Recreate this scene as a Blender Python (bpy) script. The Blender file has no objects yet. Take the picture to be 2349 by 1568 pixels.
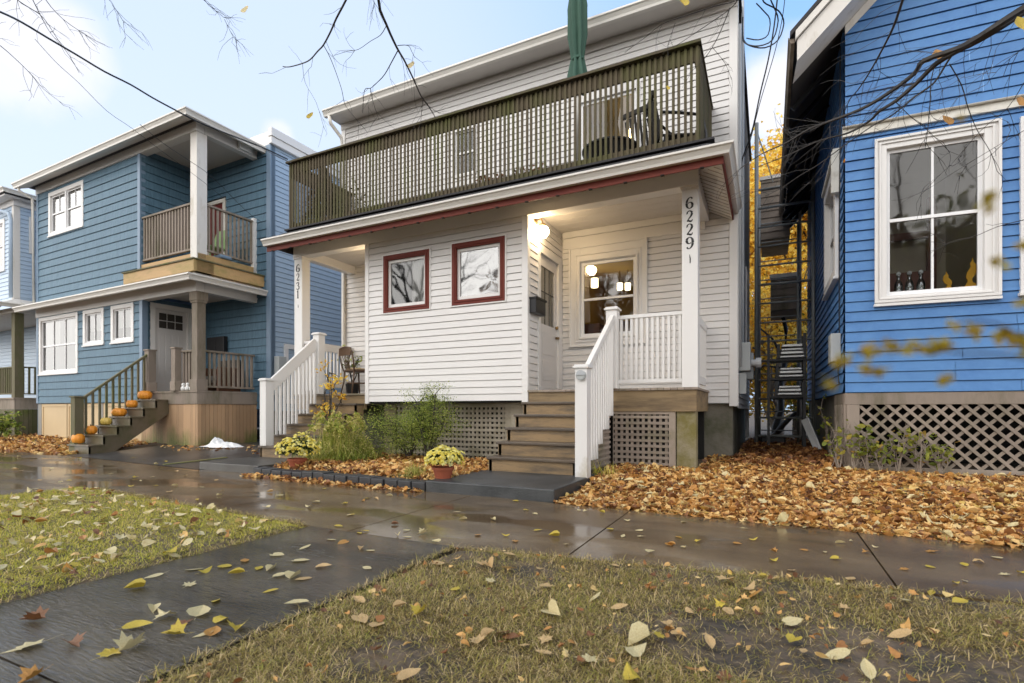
import bpy, math, random
import numpy as np
from mathutils import Vector
random.seed(7); RNG=np.random.default_rng(11)
SC=bpy.context.scene
COL=SC.collection
PI=math.pi
# ---------------- camera calibration (vertical lines are vertical, lens shifted) ----------------
FP=1195.9; CX=1174.5; HY=942.0; TH=math.radians(26.15); CAMH=0.915
SN,CS=math.sin(TH),math.cos(TH)
def ray(px,py):
    u=(px-CX)/FP; v=(HY-py)/FP
    return (-SN+u*CS, CS+u*SN, v)
def ground(px,py,z=0.0):
    d=ray(px,py); t=(z-CAMH)/d[2]; return (d[0]*t,d[1]*t,z)
def atY(px,py,Y):
    d=ray(px,py); t=Y/d[1]; return (d[0]*t,Y,CAMH+d[2]*t)
def far(px,py,t):
    d=ray(px,py); return (d[0]*t,d[1]*t,CAMH+d[2]*t)
class Fr:
    def __init__(s,ox,oy,ax=1.0,ay=0.0):
        l=math.hypot(ax,ay); s.ox,s.oy,s.ax,s.ay=ox,oy,ax/l,ay/l
        s.nx,s.ny=s.ay,-s.ax
    def p(s,a,o,z): return (s.ox+a*s.ax+o*s.nx, s.oy+a*s.ay+o*s.ny, z)
    def px(s,px,py,o=0.0):
        d=ray(px,py); bx,by=s.ox+o*s.nx,s.oy+o*s.ny
        t=(bx*s.nx+by*s.ny)/(d[0]*s.nx+d[1]*s.ny)
        X,Y=d[0]*t,d[1]*t
        return ((X-bx)*s.ax+(Y-by)*s.ay, CAMH+d[2]*t)
    def shift(s,a,o): x,y,_=s.p(a,o,0); return Fr(x,y,s.ax,s.ay)
WF=Fr(0,0)
# ---------------- materials ----------------
MATS={}
def nodes(m):
    m.use_nodes=True; nt=m.node_tree; nt.nodes.clear(); return nt,nt.nodes,nt.links
def mat(name,c,rough=.6,var=.12,scale=3.0,c2=None,c2amt=.5,c2scale=1.5,stretch=(1,1,1),island=0.0,bump=0.0,bscale=40,metal=0.0,spec=.5,hue=0.0,transl=0.0,coat=0.0,fine=0.0,zfade=None):
    if name in MATS: return MATS[name]
    m=bpy.data.materials.new(name); nt,N,L=nodes(m)
    out=N.new('ShaderNodeOutputMaterial'); b=N.new('ShaderNodeBsdfPrincipled'); L.new(b.outputs[0],out.inputs[0])
    b.inputs['Roughness'].default_value=rough; b.inputs['Metallic'].default_value=metal
    b.inputs['Specular IOR Level'].default_value=spec
    if coat: b.inputs['Coat Weight'].default_value=coat; b.inputs['Coat Roughness'].default_value=.2
    tc=N.new('ShaderNodeTexCoord'); mp=N.new('ShaderNodeMapping'); mp.inputs['Scale'].default_value=stretch
    L.new(tc.outputs['Object'],mp.inputs['Vector'])
    n=N.new('ShaderNodeTexNoise'); n.inputs['Scale'].default_value=scale; n.inputs['Detail'].default_value=6; n.inputs['Roughness'].default_value=.65
    L.new(mp.outputs[0],n.inputs['Vector'])
    rgb=N.new('ShaderNodeRGB'); rgb.outputs[0].default_value=(*c,1); cur=rgb.outputs[0]
    def math_(op,a,bv=None,cv=None,clamp=False):
        q=N.new('ShaderNodeMath'); q.operation=op; q.use_clamp=clamp
        for i,x in enumerate((a,bv,cv)):
            if x is None: continue
            if isinstance(x,(int,float)): q.inputs[i].default_value=x
            else: L.new(x,q.inputs[i])
        return q.outputs[0]
    if c2 is not None:
        n2=N.new('ShaderNodeTexNoise'); n2.inputs['Scale'].default_value=c2scale; n2.inputs['Detail'].default_value=8; n2.inputs['Roughness'].default_value=.7
        L.new(mp.outputs[0],n2.inputs['Vector'])
        f=n2.outputs['Fac']
        if zfade:
            sx=N.new('ShaderNodeSeparateXYZ'); L.new(tc.outputs['Object'],sx.inputs[0])
            g=N.new('ShaderNodeMapRange'); g.inputs[1].default_value=zfade[0]; g.inputs[2].default_value=zfade[1]; g.inputs[3].default_value=.25; g.inputs[4].default_value=-.15
            L.new(sx.outputs[2],g.inputs[0]); f=math_('ADD',f,g.outputs[0])
        r=N.new('ShaderNodeMapRange'); r.inputs[1].default_value=.62-.4*c2amt; r.inputs[2].default_value=.78-.4*c2amt+.05; L.new(f,r.inputs[0])
        mx=N.new('ShaderNodeMix'); mx.data_type='RGBA'; L.new(r.outputs[0],mx.inputs[0]); L.new(cur,mx.inputs[6]); mx.inputs[7].default_value=(*c2,1); cur=mx.outputs[2]
    # value variation
    v=math_('MULTIPLY_ADD',n.outputs['Fac'],2*var,1-var)
    if fine:
        n3=N.new('ShaderNodeTexNoise'); n3.inputs['Scale'].default_value=90; n3.inputs['Detail'].default_value=4; L.new(mp.outputs[0],n3.inputs['Vector'])
        v=math_('MULTIPLY',v,math_('MULTIPLY_ADD',n3.outputs['Fac'],2*fine,1-fine))
    if island:
        ge=N.new('ShaderNodeNewGeometry'); v=math_('MULTIPLY',v,math_('MULTIPLY_ADD',ge.outputs['Random Per Island'],2*island,1-island))
    hs=N.new('ShaderNodeHueSaturation'); L.new(cur,hs.inputs['Color']); L.new(v,hs.inputs['Value'])
    if hue:
        ge=N.new('ShaderNodeNewGeometry'); wn=N.new('ShaderNodeTexWhiteNoise'); wn.noise_dimensions='1D'; L.new(ge.outputs['Random Per Island'],wn.inputs['W'])
        L.new(math_('MULTIPLY_ADD',wn.outputs['Value'],2*hue,.5-hue),hs.inputs['Hue'])
    L.new(hs.outputs[0],b.inputs['Base Color'])
    if bump:
        nb=N.new('ShaderNodeTexNoise'); nb.inputs['Scale'].default_value=bscale; nb.inputs['Detail'].default_value=5; L.new(mp.outputs[0],nb.inputs['Vector'])
        bp=N.new('ShaderNodeBump'); bp.inputs['Strength'].default_value=bump; bp.inputs['Distance'].default_value=.01; L.new(nb.outputs['Fac'],bp.inputs['Height']); L.new(bp.outputs[0],b.inputs['Normal'])
    if transl:
        tr=N.new('ShaderNodeBsdfTranslucent'); L.new(hs.outputs[0],tr.inputs[0]); ms=N.new('ShaderNodeMixShader'); ms.inputs[0].default_value=transl
        L.new(b.outputs[0],ms.inputs[1]); L.new(tr.outputs[0],ms.inputs[2]); L.new(ms.outputs[0],out.inputs[0])
    MATS[name]=m; return m
def ramp_mat(name,stops,rough=.6,transl=.25,zs=None,spec=.4,noise=.25):
    """colour picked per leaf / blade (island) from a ramp"""
    if name in MATS: return MATS[name]
    m=bpy.data.materials.new(name); nt,N,L=nodes(m)
    out=N.new('ShaderNodeOutputMaterial'); b=N.new('ShaderNodeBsdfPrincipled'); b.inputs['Roughness'].default_value=rough; b.inputs['Specular IOR Level'].default_value=spec
    ge=N.new('ShaderNodeNewGeometry'); cr=N.new('ShaderNodeValToRGB'); e=cr.color_ramp.elements; e[0].position=stops[0][0]; e[0].color=(*stops[0][1],1); e[1].position=stops[-1][0]; e[1].color=(*stops[-1][1],1)
    for p,c in stops[1:-1]:
        x=e.new(p); x.color=(*c,1)
    tc=N.new('ShaderNodeTexCoord'); n=N.new('ShaderNodeTexNoise'); n.inputs['Scale'].default_value=1.6; n.inputs['Detail'].default_value=4; L.new(tc.outputs['Object'],n.inputs['Vector'])
    a=N.new('ShaderNodeMath'); a.operation='MULTIPLY_ADD'; L.new(n.outputs['Fac'],a.inputs[0]); a.inputs[1].default_value=noise*2; 
    s=N.new('ShaderNodeMath'); s.operation='SUBTRACT'; L.new(ge.outputs['Random Per Island'],s.inputs[0]); s.inputs[1].default_value=noise; L.new(s.outputs[0],a.inputs[2])
    L.new(a.outputs[0],cr.inputs[0])
    n2=N.new('ShaderNodeTexNoise'); n2.inputs['Scale'].default_value=60; n2.inputs['Detail'].default_value=3; L.new(tc.outputs['Object'],n2.inputs['Vector'])
    v=N.new('ShaderNodeMath'); v.operation='MULTIPLY_ADD'; L.new(n2.outputs['Fac'],v.inputs[0]); v.inputs[1].default_value=.6; v.inputs[2].default_value=.7
    hs=N.new('ShaderNodeHueSaturation'); L.new(cr.outputs[0],hs.inputs['Color']); L.new(v.outputs[0],hs.inputs['Value'])
    L.new(hs.outputs[0],b.inputs['Base Color'])
    tr=N.new('ShaderNodeBsdfTranslucent'); L.new(hs.outputs[0],tr.inputs[0]); ms=N.new('ShaderNodeMixShader'); ms.inputs[0].default_value=transl
    L.new(b.outputs[0],ms.inputs[1]); L.new(tr.outputs[0],ms.inputs[2]); L.new(ms.outputs[0],out.inputs[0])
    MATS[name]=m; return m
def glass_mat(name,refl=.12,tint=(.9,.93,.95)):
    m=bpy.data.materials.new(name); nt,N,L=nodes(m)
    out=N.new('ShaderNodeOutputMaterial'); t=N.new('ShaderNodeBsdfTransparent'); t.inputs[0].default_value=(*tint,1)
    g=N.new('ShaderNodeBsdfGlossy'); g.inputs['Roughness'].default_value=.035
    tc=N.new('ShaderNodeTexCoord'); nb=N.new('ShaderNodeTexNoise'); nb.inputs['Scale'].default_value=1.3; L.new(tc.outputs['Object'],nb.inputs['Vector'])
    bp=N.new('ShaderNodeBump'); bp.inputs['Strength'].default_value=.28; bp.inputs['Distance'].default_value=.02; L.new(nb.outputs['Fac'],bp.inputs['Height']); L.new(bp.outputs[0],g.inputs['Normal'])
    f=N.new('ShaderNodeFresnel'); f.inputs[0].default_value=1.5
    a=N.new('ShaderNodeMath'); a.operation='MULTIPLY_ADD'; a.use_clamp=True; L.new(f.outputs[0],a.inputs[0]); a.inputs[1].default_value=1.6; a.inputs[2].default_value=refl
    ms=N.new('ShaderNodeMixShader'); L.new(a.outputs[0],ms.inputs[0]); L.new(t.outputs[0],ms.inputs[1]); L.new(g.outputs[0],ms.inputs[2]); L.new(ms.outputs[0],out.inputs[0])
    MATS[name]=m; return m
def emit_mat(name,c,s):
    m=bpy.data.materials.new(name); nt,N,L=nodes(m)
    out=N.new('ShaderNodeOutputMaterial'); e=N.new('ShaderNodeEmission'); e.inputs[0].default_value=(*c,1); e.inputs[1].default_value=s
    L.new(e.outputs[0],out.inputs[0]); MATS[name]=m; return m
def concrete_mat(name,c_wet,c_dry,wet,groove=0.0,blotch=1.0):
    """wet broom finished concrete with thin standing water"""
    m=bpy.data.materials.new(name); nt,N,L=nodes(m)
    out=N.new('ShaderNodeOutputMaterial'); b=N.new('ShaderNodeBsdfPrincipled'); L.new(b.outputs[0],out.inputs[0])
    tc=N.new('ShaderNodeTexCoord')
    def noise(s,d=6,r=.6,vec=None):
        n=N.new('ShaderNodeTexNoise'); n.inputs['Scale'].default_value=s; n.inputs['Detail'].default_value=d; n.inputs['Roughness'].default_value=r; L.new(vec or tc.outputs['Object'],n.inputs['Vector']); return n.outputs['Fac']
    def mr(x,a,b_,c,d):
        q=N.new('ShaderNodeMapRange'); L.new(x,q.inputs[0])
        for i,v in zip((1,2,3,4),(a,b_,c,d)): q.inputs[i].default_value=v
        return q.outputs[0]
    mp=N.new('ShaderNodeMapping'); mp.inputs['Scale'].default_value=(.55,1.5,1); L.new(tc.outputs['Object'],mp.inputs[0])
    big=noise(.9,5,.6,mp.outputs[0]); mid=noise(4*blotch,6,.7); fine=noise(160,3,.7)
    mx=N.new('ShaderNodeMix'); mx.data_type='RGBA'; mx.inputs[6].default_value=(*c_wet,1); mx.inputs[7].default_value=(*c_dry,1); L.new(mr(big,.35,.65,0,1),mx.inputs[0])
    hs=N.new('ShaderNodeHueSaturation'); L.new(mx.outputs[2],hs.inputs['Color'])
    v1=mr(mid,.2,.8,.72,1.25); v2=mr(fine,.2,.8,.75,1.25)
    mm=N.new('ShaderNodeMath'); mm.operation='MULTIPLY'; L.new(v1,mm.inputs[0]); L.new(v2,mm.inputs[1]); L.new(mm.outputs[0],hs.inputs['Value'])
    L.new(hs.outputs[0],b.inputs['Base Color'])
    pud=noise(1.15,3,.5,mp.outputs[0])
    wetf=mr(pud,wet-.06,wet+.05,0,1)
    rr=mr(wetf,0,1,.22,.03)
    L.new(rr,b.inputs['Roughness']); b.inputs['Specular IOR Level'].default_value=.5
    # texture height: broom grooves + fine
    if groove:
        b.inputs['Specular IOR Level'].default_value=.6
        wv=N.new('ShaderNodeTexWave'); wv.wave_type='BANDS'; wv.bands_direction='Y'; wv.inputs['Scale'].default_value=groove; wv.inputs['Distortion'].default_value=5.0; wv.inputs['Detail'].default_value=4; wv.inputs['Detail Scale'].default_value=.9; wv.inputs['Detail Roughness'].default_value=.6; L.new(tc.outputs['Object'],wv.inputs['Vector'])
        mg=N.new('ShaderNodeMapping'); mg.inputs['Scale'].default_value=(9,groove,1); mg.inputs['Rotation'].default_value=(0,0,.05); L.new(tc.outputs['Object'],mg.inputs[0])
        st=N.new('ShaderNodeTexNoise'); st.inputs['Scale'].default_value=1; st.inputs['Detail'].default_value=4; st.inputs['Roughness'].default_value=.65; st.inputs['Distortion'].default_value=.5; L.new(mg.outputs[0],st.inputs['Vector'])
        ridge=mr(st.outputs['Fac'],.42,.60,0,1)
        hv=N.new('ShaderNodeHueSaturation'); L.new(hs.outputs[0],hv.inputs['Color']); L.new(mr(ridge,0,1,.88,1.14),hv.inputs['Value']); L.new(hv.outputs[0],b.inputs['Base Color'])
        rm_=N.new('ShaderNodeMath'); rm_.operation='MULTIPLY'; L.new(rr,rm_.inputs[0]); L.new(mr(ridge,0,1,.55,1.4),rm_.inputs[1]); L.new(rm_.outputs[0],b.inputs['Roughness'])
        h=N.new('ShaderNodeMath'); h.operation='MULTIPLY_ADD'; L.new(ridge,h.inputs[0]); h.inputs[1].default_value=1.3; L.new(fine,h.inputs[2]); hh=h.outputs[0]
    else: hh=fine
    dr=mr(wetf,0,1,.85,.22 if groove else .06)
    h2=N.new('ShaderNodeMath'); h2.operation='MULTIPLY'; L.new(hh,h2.inputs[0]); L.new(dr,h2.inputs[1])
    bp=N.new('ShaderNodeBump'); bp.inputs['Strength'].default_value=.75; bp.inputs['Distance'].default_value=.006 if groove else .004; L.new(h2.outputs[0],bp.inputs['Height']); L.new(bp.outputs[0],b.inputs['Normal'])
    MATS[name]=m; return m
# ---------------- mesh builder ----------------
OFF={}
class MB:
    def __init__(s): s.v=[]; s.f=[]
    def quad(s,*p):
        i=len(s.v); s.v+=list(p); s.f.append(tuple(range(i,i+len(p)))); return s
    def box(s,fr,a0,a1,o0,o1,z0,z1):
        i=len(s.v)
        for z in (z0,z1):
            for a,o in ((a0,o0),(a1,o0),(a1,o1),(a0,o1)): s.v.append(fr.p(a,o,z))
        s.f+=[(i,i+1,i+2,i+3),(i+7,i+6,i+5,i+4),(i,i+4,i+5,i+1),(i+1,i+5,i+6,i+2),(i+2,i+6,i+7,i+3),(i+3,i+7,i+4,i)]; return s
    def beam(s,p,q,w,h,up=(0,0,1)):
        """rectangular bar from p to q, w across, h along up"""
        p,q=Vector(p),Vector(q); d=(q-p).normalized(); u=Vector(up); r=d.cross(u)
        if r.length<1e-4: r=d.cross(Vector((1,0,0)))
        r.normalize(); u=r.cross(d).normalized(); i=len(s.v)
        for c in (p,q):
            for a,b in ((-1,-1),(1,-1),(1,1),(-1,1)): s.v.append(tuple(c+r*(a*w/2)+u*(b*h/2)))
        s.f+=[(i,i+1,i+2,i+3),(i+7,i+6,i+5,i+4),(i,i+4,i+5,i+1),(i+1,i+5,i+6,i+2),(i+2,i+6,i+7,i+3),(i+3,i+7,i+4,i)]; return s
    def prism(s,fr,pts,o0,o1):
        """polygon pts=(a,z) extruded between outward offsets"""
        n=len(pts); i=len(s.v)
        for o in (o0,o1):
            for a,z in pts: s.v.append(fr.p(a,o,z))
        s.f.append(tuple(range(i,i+n))); s.f.append(tuple(range(i+2*n-1,i+n-1,-1)))
        for k in range(n): s.f.append((i+k,i+(k+1)%n,i+n+(k+1)%n,i+n+k))
        return s
    def profile(s,fr,prof,a0,a1,m0=0.0,m1=0.0):
        """profile prof=(o,z) swept along a; m0/m1: mitre (a shift per o)"""
        n=len(prof); i=len(s.v)
        for o,z in prof: s.v.append(fr.p(a0-m0*o,o,z))
        for o,z in prof: s.v.append(fr.p(a1+m1*o,o,z))
        for k in range(n): s.f.append((i+k,i+(k+1)%n,i+n+(k+1)%n,i+n+k))
        s.f.append(tuple(range(i,i+n))[::-1]); s.f.append(tuple(range(i+n,i+2*n))); return s
    def tube(s,pts,r,n=6,cap=True):
        P=[Vector(p) for p in pts]; R=r if isinstance(r,(list,tuple)) else [r]*len(P); i0=len(s.v)
        ref=Vector((0,0,1))
        for k,p in enumerate(P):
            d=(P[min(k+1,len(P)-1)]-P[max(k-1,0)])
            if d.length<1e-9: d=Vector((0,0,1))
            d.normalize(); x=d.cross(ref)
            if x.length<.05: x=d.cross(Vector((1,0,0)))
            x.normalize(); y=d.cross(x)
            for j in range(n):
                a=2*PI*j/n; s.v.append(tuple(p+x*(math.cos(a)*R[k])+y*(math.sin(a)*R[k])))
        for k in range(len(P)-1):
            for j in range(n):
                a=i0+k*n+j; b=i0+k*n+(j+1)%n; s.f.append((a,b,b+n,a+n))
        if cap: s.f.append(tuple(range(i0,i0+n))[::-1]); s.f.append(tuple(range(i0+(len(P)-1)*n,i0+len(P)*n)))
        return s
    def lathe(s,c,prof,n=20,sq=None):
        """prof=(r,z) revolved at c; sq optional radius function(angle)"""
        i0=len(s.v)
        for r,z in prof:
            for j in range(n):
                a=2*PI*j/n; k=sq(a,r,z) if sq else 1
                s.v.append((c[0]+r*k*math.cos(a),c[1]+r*k*math.sin(a),c[2]+z))
        for k in range(len(prof)-1):
            for j in range(n):
                a=i0+k*n+j; b=i0+k*n+(j+1)%n; s.f.append((a,b,b+n,a+n))
        s.f.append(tuple(range(i0,i0+n))[::-1]); s.f.append(tuple(range(i0+(len(prof)-1)*n,i0+len(prof)*n))); return s
    def build(s,name,m,parent=None,smooth=False,bevel=0,split=False):
        if split:
            pr=list(range(len(s.v)))
            def fd(i):
                while pr[i]!=i: pr[i]=pr[pr[i]]; i=pr[i]
                return i
            for f in s.f:
                for k in f[1:]: pr[fd(k)]=fd(f[0])
            groups={}
            for f in s.f: groups.setdefault(fd(f[0]),[]).append(f)
            outl=[]
            for fs_ in groups.values():
                ids=sorted({i for f in fs_ for i in f}); mp={i:k for k,i in enumerate(ids)}
                outl.append(make(name,[s.v[i] for i in ids],[tuple(mp[i] for i in f) for f in fs_],m,parent,smooth,bevel))
            return outl[0]
        return make(name,s.v,s.f,m,parent,smooth,bevel)
def make(name,v,f,m,parent=None,smooth=False,bevel=0):
    me=bpy.data.meshes.new(name); off=OFF.get(parent.name,(0,0,0)) if parent else (0,0,0)
    if not isinstance(v,np.ndarray): v=np.array(v,dtype=np.float64)
    v=v-np.array(off)
    if parent is None:   # origin at the thing's own base
        c=np.array([(v[:,0].min()+v[:,0].max())/2,(v[:,1].min()+v[:,1].max())/2,v[:,2].min()]); v=v-c
    me.from_pydata(v.tolist(),[],f if isinstance(f,list) else f.tolist()); me.update()
    if smooth: me.polygons.foreach_set('use_smooth',[True]*len(me.polygons))
    if m: me.materials.append(m)
    o=bpy.data.objects.new(name,me); COL.objects.link(o)
    if parent is None: o.location=c; OFF[o.name]=tuple(c)
    else: o.parent=parent; OFF[o.name]=off
    if bevel:
        b=o.modifiers.new('bevel','BEVEL'); b.width=bevel; b.segments=2; b.limit_method='ANGLE'
    return o
def tag(o,label=None,cat=None,group=None,kind=None):
    if label: o['label']=label
    if cat: o['category']=cat
    if group: o['group']=group
    if kind: o['kind']=kind
    return o
def thing(name,loc,label,cat,group=None):
    o=bpy.data.objects.new(name,None); COL.objects.link(o); o.location=loc; o.empty_display_size=.2
    OFF[o.name]=tuple(loc); tag(o,label,cat,group); return o
def copy_tree(o,loc=None,rot=None,scale=None,label=None,parent=None):
    c=o.copy(); COL.objects.link(c)
    if parent is not None: c.parent=parent
    for ch in list(o.children): copy_tree(ch,parent=c)
    if loc is not None: c.location=loc
    if rot is not None: c.rotation_euler=rot
    if scale is not None: c.scale=(scale,)*3 if isinstance(scale,(int,float)) else scale
    if label: c['label']=label
    return c
# ---------------- building pieces ----------------
def clap(fr,a0,a1,z0,z1,course,holes=(),zref=None,t0=.006,t1=.020,slope=None,shake=0,rev=.007):
    """lapped boards; holes = (a0,a1,z0,z1); slope=fn(z)->(a0,a1) for gables"""
    mb=MB(); zref=z0 if zref is None else zref
    k0=math.floor((z0-zref)/course-1e-6); k1=math.ceil((z1-zref)/course+1e-6)
    for k in range(k0,k1):
        zb=zref+k*course; zt=zb+course
        cuts=sorted({max(zb,z0),min(zt,z1)}|{h[i] for h in holes for i in (2,3) if max(zb,z0)<h[i]<min(zt,z1)})
        for c0,c1 in zip(cuts,cuts[1:]):
            if c1-c0<1e-5: continue
            A0,A1=a0,a1
            if slope: A0,A1=slope((c0+c1)/2)
            if A1-A0<.01: continue
            iv=[(A0,A1)]; zm=(c0+c1)/2
            for h in holes:
                if h[2]<zm<h[3]:
                    nv=[]
                    for s,e in iv:
                        if h[1]<=s or h[0]>=e: nv.append((s,e)); continue
                        if h[0]>s: nv.append((s,h[0]))
                        if h[1]<e: nv.append((h[1],e))
                    iv=nv
            ob=lambda z: t1+(t0-t1)*(z-zb)/course
            for s,e in iv:
                segs=[(s,e)]
                if shake:
                    segs=[]; x=s; rr=random.Random(int(k*131+s*977))
                    while x<e-1e-6:
                        w=shake*(.6+.9*rr.random()); x2=min(e,x+w)
                        if e-x2<.04: x2=e
                        segs.append((x,x2)); x=x2
                for s2,e2 in segs:
                    g=.002 if shake else 0; jz=0
                    if shake: jz=random.uniform(-.0025,.0025)
                    b0=c0+(jz if c0==zb else 0)
                    top=c1-rev if abs(c1-zt)<1e-6 and c1-c0>rev*2 else c1
                    mb.quad(fr.p(s2+g,ob(c0)+jz,b0),fr.p(e2-g,ob(c0)+jz,b0),fr.p(e2-g,ob(top)+jz*.5,top),fr.p(s2+g,ob(top)+jz*.5,top))
                    if top<c1: mb.quad(fr.p(s2,ob(top),top),fr.p(e2,ob(top),top),fr.p(e2,-.014,top+.001),fr.p(s2,-.014,top+.001)); mb.quad(fr.p(s2,-.014,top),fr.p(e2,-.014,top),fr.p(e2,-.014,c1+.004),fr.p(s2,-.014,c1+.004))
                    if abs(c0-zb)<1e-6: mb.quad(fr.p(s2,-.012,b0),fr.p(e2,-.012,b0),fr.p(e2-g,ob(c0)+jz,b0),fr.p(s2+g,ob(c0)+jz,b0))
    return mb
def window(parent,fr,a0,a1,z0,z1,tw=.1,trim='trim_white',sash='sash_white',cols=2,rows=1,glass='glass_dark',curtain=None,depth=.45,proud=.035,label=None,sw=.045,double=False,munt_upper=False,sill=True,split=None,roomcol='room_dark',recess=True,glassname='glass'):
    """outer trim a0..a1,z0..z1 ; returns the hole"""
    tw4=tw if isinstance(tw,(tuple,list)) else (tw,tw,tw,tw) # left right top bottom
    i0,i1,j0,j1=a0+tw4[0],a1-tw4[1],z0+tw4[3],z1-tw4[2]
    t=MB(); t.box(fr,a0,i0,-.02,proud,z0,z1); t.box(fr,i1,a1,-.02,proud,z0,z1); t.box(fr,i0,i1,-.02,proud-.002,z0,j0); t.box(fr,i0,i1,-.02,proud-.002,j1,z1)
    if sill: t.box(fr,a0-.015,a1+.015,.0,proud+.022,z0-.012,z0+.022)
    w=t.build('window',MATS[trim],parent,bevel=.003)
    if label: w['label']=label
    s=MB(); o0,o1=-.045,-.008
    units=[(i0,i1)] if not double else [(i0,(i0+i1)/2-.03),((i0+i1)/2+.03,i1)]
    if double: s.box(fr,(i0+i1)/2-.03,(i0+i1)/2+.03,-.04,proud-.006,j0,j1)
    g=MB()
    for u0,u1 in units:
        s.box(fr,u0,u0+sw,o0,o1,j0,j1); s.box(fr,u1-sw,u1,o0,o1,j0,j1); s.box(fr,u0+sw,u1-sw,o0,o1-.001,j0,j0+sw*1.2); s.box(fr,u0+sw,u1-sw,o0,o1-.001,j1-sw,j1)
        zm=(j0+j1)/2 if split is None else split
        if rows==2: s.box(fr,u0+sw,u1-sw,o0,o1+.004,zm-.02,zm+.02)
        for c in range(1,cols):
            x=u0+(u1-u0)*c/cols
            if munt_upper and rows==2: s.box(fr,x-.006,x+.006,o0,o1-.006,zm+.02,j1-sw)
            else: s.box(fr,x-.013,x+.013,o0,o1-.003,j0+sw,j1-sw)
        g.quad(fr.p(u0+.01,-.028,j0+.01),fr.p(u1-.01,-.028,j0+.01),fr.p(u1-.01,-.028,j1-.01),fr.p(u0+.01,-.028,j1-.01))
    s.build('sash',MATS[sash],w); g.build(glassname,MATS[glass],w)
    if recess:
        r=MB(); d=-depth; e=.06
        A0,A1,Z0,Z1=i0-e,i1+e,j0-e,j1+e
        r.quad(fr.p(A0,d,Z0),fr.p(A1,d,Z0),fr.p(A1,d,Z1),fr.p(A0,d,Z1)); r.quad(fr.p(A0,-.05,Z0),fr.p(A1,-.05,Z0),fr.p(A1,d,Z0),fr.p(A0,d,Z0)); r.quad(fr.p(A0,-.05,Z1),fr.p(A1,-.05,Z1),fr.p(A1,d,Z1),fr.p(A0,d,Z1))
        r.quad(fr.p(A0,-.05,Z0),fr.p(A0,d,Z0),fr.p(A0,d,Z1),fr.p(A0,-.05,Z1)); r.quad(fr.p(A1,-.05,Z0),fr.p(A1,d,Z0),fr.p(A1,d,Z1),fr.p(A1,-.05,Z1))
        r.build('interior',MATS[roomcol],w)
    if curtain:
        for c0,c1,lo,hi in curtain:
            cb=MB(); n=max(6,int((c1-c0)*(i1-i0)*40)); x0=i0+(i1-i0)*c0; x1=i0+(i1-i0)*c1; zz0=j0+(j1-j0)*lo; zz1=j0+(j1-j0)*hi
            for k in range(n):
                xa=x0+(x1-x0)*k/n; xb=x0+(x1-x0)*(k+1)/n
                oa=-.10-.02*math.sin(k*1.9); ob_=-.10-.02*math.sin((k+1)*1.9)
                cb.quad(fr.p(xa,oa,zz0),fr.p(xb,ob_,zz0),fr.p(xb,ob_,zz1),fr.p(xa,oa,zz1))
            cb.build('curtain',MATS['curtain'],w)
    return (i0,i1,j0,j1)
def railing(parent,name,fr,a0,a1,o,zb,zt,n,bm,rm=None,bw=.035,rail_h=.04,rail_w=.07,bottom=True,lowrail=None,bz0=None,bz1=None,first=None,last=None,label=None,flat=False):
    rm=rm or bm
    r=MB(); r.box(fr,a0,a1,o-rail_w/2,o+rail_w/2,zt-rail_h,zt)
    if bottom: r.box(fr,a0,a1,o-rail_w*.32,o+rail_w*.32,zb,zb+rail_h)
    R=r.build(name,MATS[rm],parent,bevel=.004)
    if label: R['label']=label
    z0=zb+rail_h if bz0 is None else bz0; z1=zt-rail_h if bz1 is None else bz1
    for k in range(n):
        x=a0+(a1-a0)*(k+.5)/n+random.uniform(-.003,.003)
        b=MB(); b.box(fr,x-bw/2,x+bw/2,o-bw/2,o+bw/2,z0,z1); b.build('baluster',MATS[bm],R)
    return R
# ---------------- palette ----------------
mat('siding_white',(.685,.67,.66),.5,.05,2.0,c2=(.68,.66,.63),c2amt=.12,c2scale=1.1,stretch=(1,1,.35),spec=.35)
mat('trim_white',(.725,.71,.695),.45,.03,2.5,c2=(.50,.46,.38),c2amt=.10,c2scale=5,stretch=(1,1,.6),bump=.05,zfade=(.05,.7))
mat('sash_white',(.80,.80,.81),.4,.03)
mat('gutter_white',(.69,.665,.62),.3,.04,1.5,c2=(.60,.57,.52),c2amt=.12,c2scale=2.2,stretch=(1,1,3))
mat('soffit_white',(.62,.59,.56),.55,.06,2)
mat('red_paint',(.150,.030,.019),.6,.12,4,c2=(.13,.024,.017),c2amt=.4,bump=.06,spec=.25)
mat('rail_green',(.085,.066,.038),.85,.25,5,c2=(.070,.072,.018),c2amt=.42,c2scale=2.5,stretch=(1,1,.25),island=.3,bump=.3)
mat('tan_wood',(.27,.19,.10),.7,.2,3,c2=(.10,.068,.04),c2amt=.4,c2scale=2.2,stretch=(.35,1,3),island=.16,bump=.3)
mat('tread_wood',(.13,.095,.065),.38,.25,4,c2=(.055,.045,.038),c2amt=.5,c2scale=2,stretch=(.5,2,1),island=.18,bump=.3)
mat('riser_wood',(.27,.18,.09),.6,.25,3,c2=(.10,.075,.05),c2amt=.45,c2scale=2.6,stretch=(.5,1,3),island=.15,bump=.3)
mat('lattice_grey',(.30,.245,.20),.8,.18,6,c2=(.16,.15,.08),c2amt=.35,c2scale=1.4,island=.15,bump=.25)
mat('lattice_pale',(.36,.32,.255),.8,.15,6,c2=(.20,.18,.11),c2amt=.35,c2scale=1.4,island=.14,bump=.25)
mat('pier_concrete',(.27,.235,.155),.85,.2,4,c2=(.17,.145,.045),c2amt=.5,c2scale=2.2,bump=.6,bscale=25)
mat('foundation',(.17,.155,.125),.9,.22,3,c2=(.075,.08,.04),c2amt=.45,c2scale=1.8,bump=.6,bscale=20)
mat('dark_void',(.012,.011,.010),.95,.2)
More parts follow.
